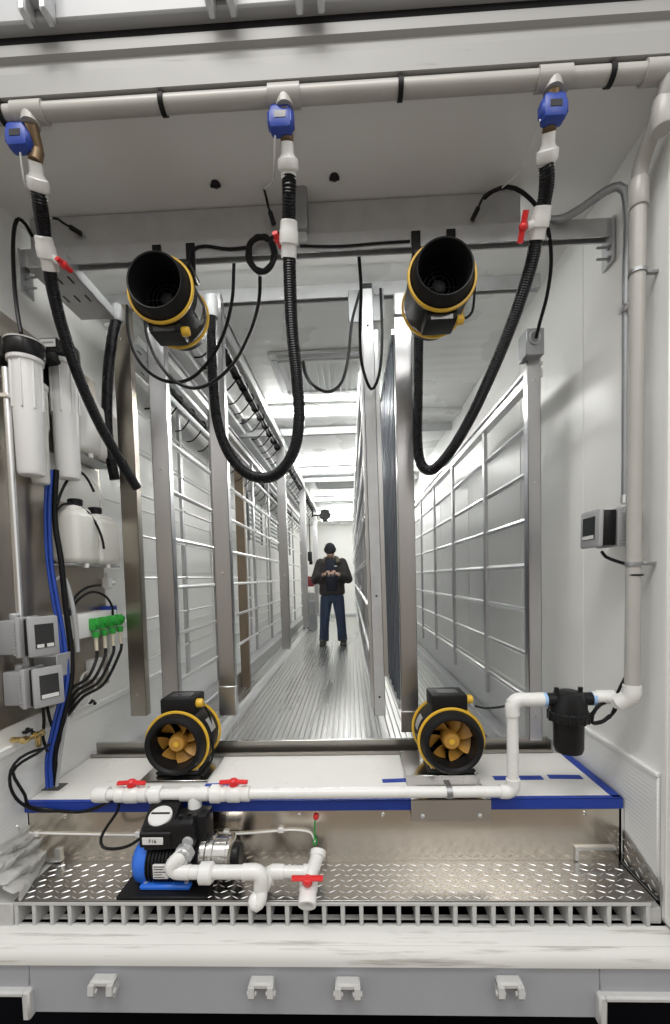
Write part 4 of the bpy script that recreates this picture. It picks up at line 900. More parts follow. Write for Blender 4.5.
# filters
fp = root('water_filter', 'water filter set of white canisters under a black head on the left wall', 'filter', (-1.17, .30, 1.60))
F1 = (-1.175, 0.209, 2.081); F2 = (-1.175, 0.446, 2.180); F3 = (-1.228, .335, F1[2])
for k, (fq, top, bot) in enumerate((((F1[0], F1[1]), F1[2], (-1.175, 0.167, 1.606)[2]), ((F2[0], F2[1]), F2[2] - .0, (-1.175, 0.405, 1.644)[2]), ((F3[0] - .0, F3[1]), F1[2] - .05, 1.60))):
    Rr = (.056 if k == 0 else .0575) if k < 2 else .040; Hh = top - bot
    b = MB(); b.lathe([(Rr * .5, 0), (Rr * .80, .004), (Rr * .88, .016), (Rr * .93, Hh * .5), (Rr * .97, Hh * .56), (Rr * 1.0, Hh - .03), (Rr * 1.15, Hh - .025), (Rr * 1.18, Hh - .008), (Rr * 1.05, Hh)], (fq[0], fq[1], bot), (0, 0, 1), 32)
    for a in range(8):
        an = a * math.pi / 4 + .3; b.bx(fq[0] + Rr * .99 * math.cos(an) - .004, fq[0] + Rr * .99 * math.cos(an) + .004, fq[1] + Rr * .99 * math.sin(an) - .004, fq[1] + Rr * .99 * math.sin(an) + .004, bot + Hh * .55, top - .03, .001)
    b.build('canister', 'filter_white' if k < 2 else 'jug', fp)
    if k < 2:
        b = MB(); b.lathe([(.066, -.012), (.072, 0), (.070, .05), (.060, .062), (.045, .066)], (fq[0], fq[1], top), (0, 0, 1), 28); b.build('head', 'plastic_black', fp)
b = MB(); b.bx(-1.235, -1.15, F1[1] + .09, F2[1] + .02, F1[2] + .05, F1[2] + .10, .015, seg=2); b.bx(XP, -1.225, F1[1] - .05, F2[1] + .05, F1[2] - .02, F1[2] + .06, .004); b.build('manifold_block', 'plastic_black', fp)
p = (-1.124, 0.260, 2.169)
b = MB(); b.bx(p[0] - .040, p[0] + .040, F1[1] + .066, F1[1] + .10, p[2] - .022, p[2] + .022, .004); b.build('label_holder', 'plastic_black', fp)
b = MB(); b.bx(p[0] - .034, p[0] + .034, F1[1] + .0645, F1[1] + .066, p[2] - .016, p[2] + .016, .001); lb = b.build('label_plate', 'label', fp)
b = MB(); b.bx(p[0] - .024, p[0] + .026, F1[1] + .0635, F1[1] + .0645, p[2] - .003, p[2] + .004); b.build('label_print', 'box_grey', lb)
b = MB(); b.lathe([(.058, 0), (.0715, .001), (.0725, .006)], (F1[0], F1[1], F1[2] + .048), (0, 0, 1), 28, False); b.build('trim_ring', 'label', fp)

# jugs
def jug(label, x0, x1, y0, y1, z0, z1, caps):
    r = root('liquid_jug', label, 'jug', ((x0 + x1) / 2, (y0 + y1) / 2, z0), 'milky jugs on the left wall')
    b = MB(); h = z1 - z0
    b.bx(x0, x1, y0, y1, z0, z1 - h * .10, .03, seg=3); b.bx(x0 + .015, x1 - .015, y0 + .02, y1 - .02, z0 + h * .5, z1, .03, seg=3); b.build('body', 'jug', r)
    for cy_ in caps:
        b = MB(); xm = (x0 + x1) / 2; b.lathe([(.022, -.015), (.024, .004), (.033, .006), (.034, .030), (.030, .034)], (xm, cy_, z1), (0, 0, 1), 20); b.build('cap', 'plastic_black', r)
    b = MB(); b.lathe([(.012, 0), (.012, .02)], (x1 - .016, y0 + .08, z0), (0, 0, -1), 10); b.build('drain_stub', 'jug', r)
    return r
A = (-1.150, 0.338, 1.519); B = (-1.150, 0.595, 1.266); C_ = (-1.150, 0.833, 1.262)
jug('lower milky jug nearest the blue tubes on the left wall', XP + .002, -1.13, .42, .60, 1.26, 1.535, (.52,))
jug('lower milky jug beside the stainless rack post', XP + .002, -1.13, .605, .80, 1.26, 1.52, (.68,))
jug('upper milky jug half hidden behind the white filter canisters', XP + .002, -1.13, .50, .66, 1.80, 2.10, ())
jug('upper milky jug behind the slanting black pipe', XP + .002, -1.13, .665, .84, 1.80, 2.10, ())
b = MB(); b.bx(XP, XP + .003, .41, .84, 1.56, 1.78, .001); tag(b.build('backing_board', 'jug'), 'pale board on the steel panel between the upper and lower jugs', 'board')
for y0, z0, lab in ((.42, 1.25, 'thin steel ledge under the lower jugs'), (.50, 1.79, 'thin steel ledge under the upper jugs')):
    b = MB(); b.bx(XP, -1.165, y0, .84, z0, z0 + .010, .002); tag(b.build('jug_ledge', 'galv'), lab, 'ledge', 'ledges under the jugs')

# conduit and control boxes on the left
def ctrl_box(label, x_wall, x_face, y0, y1, z0, z1, sgn, tilt, win, dual):
    """enclosure on a side wall: back box, gasket gap, hinged lid standing a little open toward the middle of the room"""
    r = root('controller_box', label, 'control box', (x_wall, (y0 + y1) / 2, z0), 'grey controller boxes on the side walls')
    d = abs(x_face - x_wall); xb_ = x_wall + sgn * d * .58
    b = MB(); b.bx(min(x_wall, xb_), max(x_wall, xb_), y0 + .012, y1 - .012, z0 + .012, z1 - .012, .006, seg=2); back = b.build('back_box', 'box_grey', r)
    b = MB(); b.bx(min(xb_, xb_ + sgn * .022), max(xb_, xb_ + sgn * .022), y0, y1, z0, z1, .006, seg=2)
    for k in range(10):
        z = z0 + .012 + (z1 - z0 - .024) * k / 10; b.bx(xb_ + sgn * .004 - .004, xb_ + sgn * .004 + .004, y0 - .004, y0, z, z + .006)
    b.build('frame', 'box_light', r)
    q = Matrix.Rotation(tilt, 3, 'Z') @ Matrix.Rotation(sgn * -.03, 3, 'Y'); cxl = xb_ + sgn * .072; cy_ = (y0 + y1) / 2; cz_ = (z0 + z1) / 2
    def ob(dx0, dx1, a0, a1, c0, c1, bev=0):
        m = MB(); t = MB(); t.bx(dx0, dx1, a0, a1, c0, c1, bev, seg=2)
        for v in t.bm.verts: v.co = q @ v.co + V((cxl, cy_, cz_))
        return t
    hw, hh = (y1 - y0) / 2, (z1 - z0) / 2
    ob(*((-.040, -.004) if sgn > 0 else (.004, .050)), -hw + .006, hw - .006, -hh + .006, hh - .006, .004).build('gasket', 'plastic_black', r)
    lid = ob(-.005, .014, -hw, hw, -hh, hh, .010) if sgn > 0 else ob(-.014, .005, -hw, hw, -hh, hh, .010)
    lid = lid.build('lid', 'box_light', r)
    f0, f1 = (.0135, .016) if sgn > 0 else (-.016, -.0135)
    ob(f0, f1, -hw * .62, hw * .62, -hh * .58, hh * .62).build('window', 'screen', lid)
    f2, f3 = (.0158, .0185) if sgn > 0 else (-.0185, -.0158)
    if dual:
        for s in (-1, 1): ob(f2, f3, s * hw * .32 - hw * .22, s * hw * .32 + hw * .22, -hh * .55, -hh * .38).build('button', 'label', lid)
    else: ob(f2, f3, -hw * .55, hw * .55, -hh * .55, -hh * .36).build('button', 'label', lid)
    b = MB(); b.lathe([(.016, 0), (.018, .006), (.018, .022), (.014, .026)], ((x_wall + xb_) / 2, (y0 + y1) / 2, z1 - .012), (0, 0, 1), 14); b.build('hub', 'galv', r)
    return r
xw = XP
cb1 = ctrl_box('upper grey controller box with two white buttons on the left wall', xw, -1.135, .085, .200, (-1.200, 0.122, 0.881)[2], (-1.200, 0.134, 1.039)[2], 1, -.45, .6, True)
cb2 = ctrl_box('lower grey controller box with one white button on the left wall', xw, -1.135, .098, .213, (-1.200, 0.127, 0.676)[2], (-1.200, 0.139, 0.834)[2], 1, -.50, .6, False)
cb3 = ctrl_box('grey controller box under the conduit on the right wall', XR, 1.06, YCB - .075, YCB + .075, (1.160, 0.225, 1.250)[2], (1.160, 0.225, 1.392)[2], -1, -.06, .6, False)
r = root('conduit', 'pale metal conduit running down the left wall to the controller boxes', 'conduit', (-1.225, .16, .95))
z_a = (-1.225, 0.140, 1.039)[2]
b = MB(); b.cyl((-1.225, .165, z_a - .02), (-1.225, .165, 2.02), .0135, seg=14); b.build('tube', 'alu_bright', r)
z_s = (-1.225, 0.141, 1.909)[2]; b = MB(); b.bx(-1.268, -1.205, .145, .185, z_s - .010, z_s + .010, .003); b.cyl((-1.205, .165, z_s), (-1.18, .165, z_s), .007, seg=8); b.build('strap', 'alu_bright', r)
b = MB(); b.cyl((-1.225, .185, (-1.225, 0.149, 0.816)[2]), (-1.225, .175, (-1.225, 0.145, 0.898)[2]), .013, seg=12); b.build('nipple', 'galv', r)
# junction box with cord plate
p = (-1.170, 0.329, 0.811); b = MB(); b.bx(XP, XP + .105, p[1] - .05, p[1] + .06, p[2] - .045, p[2] + .045, .004)
r = b.build('junction_box', 'box_light'); tag(r, 'small grey junction box beside the lower controller box, blue tubes above', 'junction box')
b = MB(); b.bx(XP + .103, XP + .109, p[1] - .055, p[1] + .065, p[2] - .05, p[2] + .05, .003); b.build('cover', 'galv', r)
# dosing pump block
p = (-1.200, 0.534, 0.958)
r = root('dosing_pump', 'white dosing block with four green pump heads on the left wall', 'pump', (-1.2, p[1], p[2] - .06))
yg = p[1] - .08
b = MB(); b.bx(XP, -1.17, yg, yg + .34, p[2] - .055, p[2] + .06, .005, seg=2); b.build('case', 'filter_white', r)
b = MB(); b.bx(XP, -1.2, yg + .34, yg + .40, p[2] + .02, p[2] + .08, .004); b.build('blue_bracket', 'blue_tape', r)
for k in range(4):
    y = yg + .10 + k * .075
    b = MB(); b.bx(-1.172, -1.140, y - .022, y + .022, p[2] - .025, p[2] + .035, .006, seg=2); b.lathe([(.020, 0), (.020, .012), (.010, .016)], (-1.141, y, p[2] + .008), (1, 0, 0), 16); b.lathe([(.018, 0), (.016, .03)], (-1.15, y, p[2] - .03), (0, 0, -1), 10); h = b.build('pump_head', 'green', r)
    b = MB(); b.cyl((-1.15, y, p[2] - .055), (-1.15, y, p[2] - .125), .009, seg=10); b.build('tube_stub', 'cream', h)
# dosing tubes
for k, lab in enumerate(('first black dosing tube from the left below the green heads', 'second black dosing tube below the green heads', 'third black dosing tube below the green heads', 'last black dosing tube, nearest the steel post')):
    y = yg + .10 + k * .075
    cable('dosing_tube', lab, [(-1.15, y, p[2] - .12), (-1.145, y - .01, p[2] - .16), (-1.15, y - .08 - .03 * k, p[2] - .24 - .02 * k), (-1.17, y - .17 - .05 * k, p[2] - .27 - .02 * k), (-1.20, .40 - .0 * k, p[2] - .33 - .02 * k), (-1.225, .34 + .01 * k, p[2] - .42)], .0075, group='dosing tubes under the green pump heads')
cable('arched_tube', 'upper black tube arching over the dosing block', [(-1.192, 0.430, 1.039), (-1.205, 0.500, 1.106), (-1.181, 0.560, 1.147), (-1.138, 0.600, 1.155)], .006, group='black tubes arching on the left wall')
cable('arched_tube', 'lower black tube arching down behind the green heads', [(-1.193, 0.430, 1.021), (-1.196, 0.500, 1.087), (-1.174, 0.580, 1.122), (-1.155, 0.660, 1.098), (-1.155, 0.720, 1.042), (-1.169, 0.750, 0.981)], .006, group='black tubes arching on the left wall')
cable('arched_tube', 'black tube arching over the lower jug from the blue tubes', [(-1.199, 0.380, 1.488), (-1.196, 0.420, 1.526), (-1.181, 0.470, 1.538), (-1.156, 0.520, 1.522), (-1.129, 0.560, 1.464), (-1.110, 0.580, 1.387), (-1.108, 0.590, 1.334)], .006, group='black tubes arching on the left wall')
cable('arched_tube', 'black tube rising behind the filter canister toward the upper jugs', [(-1.192, 0.380, 1.519), (-1.192, 0.420, 1.593), (-1.184, 0.470, 1.663), (-1.166, 0.520, 1.697), (-1.165, 0.580, 1.673), (-1.150, 0.600, 1.618)], .006, group='black tubes arching on the left wall')
cable('arched_tube', 'pale tube dropping into the lower jug cap', [(-1.182, 0.560, 1.698), (-1.157, 0.600, 1.677), (-1.137, 0.630, 1.623), (-1.137, 0.660, 1.558)], .006, 'jug', group='tubes of the jugs')
# white plug block
p2 = (-1.220, 0.692, 0.718); b = MB(); b.bx(XP, XP + .045, p2[1] - .05, p2[1] + .04, p2[2] - .05, p2[2] + .05, .008, seg=2); r = b.build('power_adapter', 'filter_white'); tag(r, 'white plug adapter with white cords under the dosing tubes', 'plug')
b = MB(); b.tube([(XP + .02, p2[1], p2[2] - .05), (XP + .025, p2[1] - .02, p2[2] - .12), (XP + .02, p2[1] - .10, p2[2] - .17), (XP + .02, p2[1] - .22, p2[2] - .17)], .0055, 8); b.build('cord', 'pvc', r)
b = MB(); b.tube([(XP + .02, p2[1] - .05, p2[2]), (XP + .03, p2[1] - .13, p2[2] - .02), (XP + .03, p2[1] - .16, p2[2] - .12), (XP + .02, p2[1] - .20, p2[2] - .2)], .0055, 8); b.build('cord', 'pvc', r)
# vertical drain pipe right of jugs
b = MB(); yv = .83; b.cyl((XP + .03, yv, .70), (XP + .03, yv, 1.22), .010, seg=10); zz = (-1.240, 0.905, 1.164)[2]; b.bx(XP + .012, XP + .05, yv - .02, yv + .02, zz - .03, zz + .03, .006); b.cyl((XP + .03, yv + .02, zz), (XP + .03, yv + .07, zz), .012, seg=8)
tag(b.build('drain_tube', 'pvc'), 'thin white tube with a small valve beside the stainless rack post', 'tube')
# blue tube bundle
G2 = 'tubes running down the left wall'
for dx, lab, m, rad in ((0, 'blue tube running down the left wall into the white board, front one', 'blue_tube', .0095), (9, 'black tube beside the blue tubes on the left wall', 'cable', .0125), (-4, 'blue tube running down the left wall, back one', 'blue_tube', .006)):
    q = [( 47 + dx * .6, 470, .37), (48 + dx * .7, 520, .36), (51 + dx, 560, .36), (58 + dx, 610, .36), (64 + dx * .6, 650, .36), (65, 680, .34), (58 + dx * .3, 720, .29), (51 + dx * .3, 755, .26), (50 + dx * .3, 790, .245)]
    PT = {0: [(-1.204, 0.370, 1.672), (-1.216, 0.360, 1.494), (-1.216, 0.355, 1.273), (-1.199, 0.355, 1.094), (-1.177, 0.355, 0.914), (-1.163, 0.340, 0.737), (-1.180, 0.290, 0.564), (-1.202, 0.260, 0.421), (-1.198, 0.250, 0.294)], 9: [(-1.195, 0.390, 1.676), (-1.209, 0.385, 1.453), (-1.188, 0.380, 1.273), (-1.177, 0.380, 1.047), (-1.164, 0.380, 0.865), (-1.161, 0.365, 0.731), (-1.174, 0.315, 0.564), (-1.198, 0.285, 0.419), (-1.196, 0.275, 0.290)], -4: [(-1.212, 0.355, 1.668), (-1.224, 0.345, 1.484), (-1.224, 0.340, 1.273), (-1.207, 0.340, 1.087), (-1.185, 0.340, 0.908), (-1.171, 0.325, 0.740), (-1.187, 0.275, 0.569), (-1.209, 0.248, 0.426), (-1.209, 0.240, 0.294)]}[dx]
    cable('supply_tube', lab, PT, rad, m, 'tube', G2, 10)
cable('supply_tube', 'grey corrugated tube curving beside the blue tubes to the junction box', [(-1.211, 0.380, 1.184), (-1.190, 0.390, 1.197), (-1.172, 0.400, 1.137), (-1.154, 0.400, 1.022), (-1.147, 0.400, 0.907), (-1.145, 0.400, 0.852)], .010, 'box_light', 'tube', G2)
cable('supply_tube', 'clear tube hanging from the plug cords down to the white board', [(-1.179, 0.360, 0.687), (-1.169, 0.330, 0.582), (-1.167, 0.290, 0.461), (-1.175, 0.265, 0.339), (-1.180, 0.262, 0.292)], .0065, 'box_light', 'tube', G2)
b = MB(); p = (-1.243, 0.311, 0.264); b.bx(p[0] - .035, p[0] + .055, p[1] - .03, p[1] + .035, ZT + .0005, ZT + .003); tag(b.build('cable_slot', 'screen'), 'dark slot in the white board where the blue tubes go down', 'slot')
# brass valve and black power cords at lower left
p = (-1.200, 0.149, 0.538)
r = root('brass_valve', 'small brass valve with fittings low on the left wall', 'valve', (p[0], p[1], p[2] - .03))
b = MB(); b.cyl((p[0], p[1] - .03, p[2] + .01), (p[0], p[1] + .08, p[2]), .009, seg=12); b.lathe([(.013, 0), (.015, .008), (.015, .022), (.010, .026)], (p[0], p[1] - .04, p[2] + .01), (0, 1, 0), 8); b.lathe([(.014, 0), (.014, .025)], (p[0], p[1] + .025, p[2] + .006), (0, 1, 0), 6); b.cyl((p[0], p[1] + .045, p[2]), (p[0], p[1] + .045, p[2] - .045), .011, seg=10); b.cyl((XL + .02, p[1] - .02, p[2] + .008), (p[0], p[1] - .02, p[2] + .008), .012, seg=10); b.build('body', 'brass', r)
b = MB(); b.tube([(p[0] + .03, p[1] - .01, p[2] + .025), (p[0] + .035, p[1] + .03, p[2] + .03)], .006, 8, False); b.build('lever', 'brass', r)
for pp, lab in (((-1.250, 0.210, 0.553), 'black cable clip above the brass valve'), ((-1.250, 0.656, 0.547), 'black cable clip on the kick panel under the plug')):
    b = MB(); b.bx(XL + .014, XL + .035, pp[1] - .02, pp[1] + .02, pp[2] - .006, pp[2] + .006, .002); b.ball((XL + .036, pp[1] - .015, pp[2] + .012), .009, 8); b.ball((XL + .036, pp[1] + .015, pp[2] - .012), .009, 8)
    tag(b.build('cable_clip', 'plastic_black'), lab, 'clip', 'clips on the left wall')
G3 = 'black power cords at the lower left'
cable('loose_cable', 'black cord looping from the brass valve down the left wall, outer loop', [(-1.173, 0.200, 0.484), (-1.187, 0.150, 0.492), (-1.215, 0.110, 0.480), (-1.230, 0.080, 0.445), (-1.233, 0.075, 0.388), (-1.225, 0.090, 0.328), (-1.206, 0.120, 0.276), (-1.176, 0.160, 0.237), (-1.100, 0.160, 0.237), (-1.017, 0.160, 0.232), (-0.929, 0.155, 0.259), (-0.855, 0.160, 0.293)], .006, group=G3)
cable('loose_cable', 'black cord looping from the brass valve down the left wall, inner loop', [(-1.163, 0.210, 0.497), (-1.180, 0.150, 0.479), (-1.216, 0.120, 0.460), (-1.231, 0.090, 0.433), (-1.217, 0.095, 0.382), (-1.204, 0.110, 0.330), (-1.206, 0.130, 0.274), (-1.164, 0.162, 0.244), (-1.060, 0.162, 0.231), (-0.966, 0.160, 0.240), (-0.889, 0.160, 0.277), (-0.846, 0.165, 0.291)], .006, group=G3)
cord(pm, [(-0.842, 0.150, 0.286), (-0.851, 0.140, 0.242), (-0.879, 0.120, 0.200), (-0.898, 0.100, 0.159), (-0.886, 0.090, 0.129), (-0.840, 0.080, 0.127), (-0.769, 0.060, 0.151), (-0.711, 0.050, 0.189)], .006)
cord(cb2, [(-1.191, 0.220, 0.656), (-1.205, 0.240, 0.581), (-1.221, 0.250, 0.508), (-1.203, 0.250, 0.447)], .0065)
cord(cb2, [(-1.203, 0.260, 0.644), (-1.200, 0.270, 0.580), (-1.189, 0.280, 0.510), (-1.190, 0.270, 0.456)], .0065)
cord(ff['left'], [(-0.592, 0.475, 0.565), (-0.579, 0.500, 0.509), (-0.562, 0.470, 0.432), (-0.545, 0.420, 0.356), (-0.557, 0.380, 0.312), (-0.570, 0.350, 0.289)], .005)
cord(ff['right'], [(0.675, 0.475, 0.550), (0.716, 0.460, 0.544), (0.747, 0.350, 0.582), (0.748, 0.200, 0.643)], .005)
cord(cb3, [(1.073, 0.160, 1.233), (1.065, 0.120, 1.213), (1.084, 0.090, 1.196), (1.102, 0.040, 1.180)], .006)
b = MB(); cc = (1.053, 0.110, 0.631); pts = []
for t in range(41):
    a = t * 2 * math.pi / 14; pts.append((cc[0] + (.050 + .006 * math.sin(t * .8)) * math.cos(a) + .012 * math.sin(a), cc[1] + .004 * math.sin(t * .5) + .002 * (t % 3), cc[2] + (.038 + .004 * math.cos(t)) * math.sin(a) + .020 * math.cos(a)))
b.tube(pts, .0055, 8, True, .012); b.tube([(cc[0] + .045, cc[1], cc[2] + .03), (1.104, 0.110, 0.706), (1.132, 0.120, 0.748), (1.148, 0.140, 0.751)], .0055, 8)
tag(b.build('cable_coil', 'cable'), 'small coil of black cord tied under the pipe right of the black filter', 'cable coil')

# ================================================================== FAR END
p = (-0.332, 6.700, 2.341)
r = root('circulation_fan', 'small black circulation fan near the ceiling above the person', 'fan', (p[0], 6.7, p[2]))
b = MB()
for q_ in (.03, .06, .085, .102): b.tube([(p[0] + q_ * math.cos(t * math.pi / 10), 6.65, p[2] + q_ * math.sin(t * math.pi / 10)) for t in range(21)], .005, 5, False)
b.lathe([(.100, .0), (.108, .02), (.095, .09), (.05, .12)], (p[0], 6.65, p[2]), (0, 1, 0), 24); b.build('cage', 'plastic_black', r)
b = MB(); b.lathe([(.02, -.005), (.02, .03)], (p[0], 6.66, p[2]), (0, 1, 0), 14)
for k in range(5):
    a = k * 2 * math.pi / 5; b.bx(-.02, .02, -.004, .004, .02, .08, .002, None)if False else b.prism([(.015, -.02), (.078, -.03), (.078, .03), (.015, .02)], lambda u, v, w, a=a: (p[0] + u * math.cos(a) - v * math.sin(a), 6.668 + w + v * .3, p[2] + u * math.sin(a) + v * math.cos(a)), 0, .004)
b.build('blades', 'plastic_black', r)
b = MB(); b.bx(-.56, p[0] - .06, 6.70, 6.73, p[2] - .015, p[2] + .015, .003); b.bx(-.58, -.55, 6.69, 6.74, p[2] - .03, 2.50, .003); b.bx(p[0] - .05, p[0] + .05, 6.69, 6.74, p[2] - .12, p[2] - .08, .01); b.build('bracket', 'plastic_black', r)
# things on far left rack
p = (-0.790, 8.200, 1.052); b = MB(); b.bx(p[0] - .12, p[0] + .10, 8.1, 8.4, p[2] - .08, p[2] + .10, .04, seg=3); b.bx(p[0] - .06, p[0] + .05, 8.15, 8.35, p[2] + .09, p[2] + .15, .03, seg=2)
tag(b.build('red_bag', 'red_cloth'), 'small dark red bag at the far end left of the person', 'bag')
p = (-0.801, 8.200, 0.670); b = MB(); b.bx(p[0] - .16, p[0] + .14, 8.1, 8.45, 0.0, p[2] + .17, .01); b.bx(p[0] - .17, p[0] + .15, 8.08, 8.12, .32, .36, .004); b.bx(p[0] - .17, p[0] + .15, 8.08, 8.12, .62, .66, .004)
tag(b.build('storage_cart', 'galv_dark'), 'dark cart standing at the far end under the red bag', 'cart')
p = (-0.809, 8.600, 1.676); b = MB(); b.bx(p[0] - .05, p[0] + .05, 8.55, 8.65, p[2] - .12, p[2] + .10, .02, seg=2); b.bx(p[0] - .02, p[0] + .06, 8.55, 8.62, p[2] - .2, p[2] - .1, .015)
b.bx(p[0] - .012, p[0] + .012, 8.64, 8.66, p[2] + .08, 2.6)
tag(b.build('hanging_tool', 'plastic_black'), 'black gadget hanging between the far left posts', 'gadget')
p = (0.350, 11.450, 1.216); b = MB(); b.bx(p[0] - .16, p[0] + .14, YB - .10, YB - .012, p[2] - .05, p[2] - .02, .008); b.bx(p[0] - .16, p[0] - .12, YB - .10, YB - .012, p[2] - .05, p[2] + .04, .006); b.bx(p[0] + .10, p[0] + .14, YB - .10, YB - .012, p[2] - .05, p[2] + .04, .006)
tag(b.build('push_bar', 'alu_bright'), 'metal push bar across the far end door', 'door bar')

# ================================================================== PERSON
def to_mesh(b, voxel, smooth, name, m, parent):
    ob = b.build(name + '_raw', m, parent); me0 = ob.data
    md = ob.modifiers.new('r', 'REMESH'); md.mode = 'VOXEL'; md.voxel_size = voxel
    ms = ob.modifiers.new('s', 'SMOOTH'); ms.iterations = smooth; ms.factor = .5
    dg = bpy.context.evaluated_depsgraph_get(); me = bpy.data.meshes.new_from_object(ob.evaluated_get(dg))
    ob.modifiers.clear(); ob.data = me; bpy.data.meshes.remove(me0); me.name = name; ob.name = name
    if not me.materials: me.materials.append(M[m])
    me.polygons.foreach_set('use_smooth', [True] * len(me.polygons)); return ob
pf = (-0.207, 6.253, 0.000)
PX, PY = pf[0], 5.98
pr = root('person', 'person in a dark jacket, jeans and black beanie looking down at a phone', 'person', (PX, PY, 0))
def W(x, y, z): return V((PX + x, PY + y, z))
hr = Matrix.Rotation(math.radians(46), 3, 'X'); hc = W(-.012, -.075, 1.615)
def H(x, y, z): return hc + hr @ V((x, y, z))
b = MB()   # one continuous body
b.ball(hc, .1, 24, (.78, .95, 1.15), hr); b.ball(H(0, -.028, -.055), .07, 18, (.85, .95, .9), hr)
b.ball(H(0, -.098, -.02), .016, 10, (.8, 1.1, 1.5), hr); b.ball(H(0, -.088, .012), .03, 10, (1.6, .5, .4), hr); b.ball(H(0, -.086, -.062), .02, 10, (1.4, .6, .4), hr); b.ball(H(0, -.075, -.095), .022, 10, None or (1.1, .9, .8), hr)
for s in (-1, 1): b.ball(H(s * .079, .005, -.01), .022, 10, (.4, .8, 1.3), hr); b.ball(H(s * .03, -.085, .0), .012, 8, (1, .5, .7), hr)
b.tube([W(0, -.02, 1.55), W(0, .01, 1.46), W(0, .02, 1.38)], .058, 14)
b.ring_sweep([[W(a * math.cos(t * math.pi / 10), .01 + d * math.sin(t * math.pi / 10), z) for t in range(20)] for a, d, z in ((.08, .07, 1.48), (.17, .095, 1.43), (.18, .11, 1.30), (.16, .10, 1.10), (.165, .105, .95), (.17, .10, .86))])
hands = {}
for s in (-1, 1):
    sh, el, wr = W(s * .19, .01, 1.42), W(s * .285, -.02, 1.13), W(s * .115, -.26, 1.215)
    b.tube([sh, el], .052, 12, False, r1=.042); b.tube([el, wr], .042, 12, False, r1=.028); b.ball(el, .043, 10); b.ball(wr, .029, 10)
    b.tube([W(s * .09, .0, .92), W(s * .125, -.02, .50), W(s * .155, .0, .09)], .085, 14, True, .05, r1=.045); b.ball(W(s * .16, -.04, .05), .045, 10, (.9, 1.9, .9))
    pal = W(s * .075, -.305, 1.225); b.tube([wr, pal], .032, 12, False, r1=.036, flat=.7)
    d0 = (pal - wr).normalized()
    for k, ln in enumerate((.072, .08, .075, .06)):   # four fingers curled behind and under the phone
        k0 = pal + V((-s * .015, -.012, .032 - k * .021)); k1 = k0 + V((-s * .022, -.030, -.002)) * (ln / .075); k2 = k1 + V((-s * .024, .004, -.004)) * (ln / .075); k3 = k2 + V((-s * .012, .016, -.002)) * (ln / .075)
        b.tube([k0, k1, k2, k3], .0098, 8, True, .012, r1=.0075)
    t0 = pal + V((s * .004, .012, .030)); b.tube([t0, t0 + V((-s * .022, -.008, .018)), t0 + V((-s * .048, -.012, .016)), t0 + V((-s * .062, -.014, .006))], .0115, 8, True, .012, r1=.0085)
body = to_mesh(b, .0062, 3, 'body', 'skin', pr)
b = MB()   # jacket
S = []
for a, d, z, y in ((.095, .085, 1.50, .02), (.19, .115, 1.455, .02), (.225, .14, 1.36, .01), (.22, .145, 1.22, 0), (.215, .145, 1.08, 0), (.222, .15, .98, 0), (.225, .152, .90, 0), (.215, .145, .865, 0)):
    S.append([W(a * math.cos(t * math.pi / 14), y + d * math.sin(t * math.pi / 14), z) for t in range(28)])
b.ring_sweep(S)
for s in (-1, 1):
    sh, el, wr = W(s * .185, .015, 1.41), W(s * .285, -.02, 1.13), W(s * .135, -.235, 1.205)
    b.tube([sh, el], .088, 16, False, r1=.078); b.ball(sh, .088, 14); b.ball(el, .080, 14); b.tube([el, wr], .078, 16, False, r1=.052)
    for k in range(4): f = .2 + .2 * k; c0 = sh.lerp(el, f); b.lathe([(.07, -.02), (.090 - .008 * f, 0), (.07, .02)], c0, el - sh, 16)
for k in range(3): z = .92 + k * .14; b.ring_sweep([[W((.228 - abs(q) * .4) * math.cos(t * math.pi / 14), (.152 - abs(q) * .4) * math.sin(t * math.pi / 14), z + q) for t in range(28)] for q in (-.03, 0, .03)])
jk = to_mesh(b, .012, 2, 'jacket', 'jacket', pr)
b = MB(); b.prism([(-.085, 1.47), (.075, 1.47), (.10, 1.32), (.095, .93), (-.085, .93), (-.10, 1.32)], lambda u, v, w: tuple(W(u, w, v)), -.165, -.12); sw = to_mesh(b, .012, 3, 'sweater', 'sweater', pr)
b = MB(); b.tube([W(-.105, -.115, 1.40), W(-.115, -.08, 1.45), W(-.085, .06, 1.50), W(0, .11, 1.50), W(.085, .06, 1.50), W(.12, -.08, 1.45), W(.11, -.115, 1.40)], .036, 12); b.ball(W(0, .10, 1.44), .11, 14, (1.2, .6, .8)); to_mesh(b, .012, 2, 'hood_collar', 'fur', pr)
b = MB(); b.bx(PX + .055, PX + .10, PY - .174, PY - .165, 1.345, 1.36, .002); b.build('chest_badge', 'label', sw)
b = MB()   # jeans
b.ring_sweep([[W(a * math.cos(t * math.pi / 12), d * math.sin(t * math.pi / 12), z) for t in range(24)] for a, d, z in ((.18, .12, .90), (.195, .13, .84), (.19, .13, .78), (.15, .11, .73))])
for s in (-1, 1):
    P_ = [W(s * .095, 0, .84), W(s * .115, -.01, .66), W(s * .135, -.025, .48), W(s * .15, -.01, .28), W(s * .162, .0, .06)]
    rr = [.108, .100, .086, .080, .084]
    rings = []
    for q_, rad in zip(P_, rr): rings.append([q_ + V((rad * math.cos(t * math.pi / 10), rad * 1.05 * math.sin(t * math.pi / 10), 0)) for t in range(20)])
    b.ring_sweep(rings)
    for z, kx in ((.10, .161), (.15, .158), (.44, .138)): b.ring_sweep([[W(s * kx + (.089 - abs(q) * .8) * math.cos(t * math.pi / 10), (.093 - abs(q) * .8) * math.sin(t * math.pi / 10), z + q) for t in range(20)] for q in (-.02, 0, .02)])
to_mesh(b, .011, 2, 'jeans', 'jeans', pr)
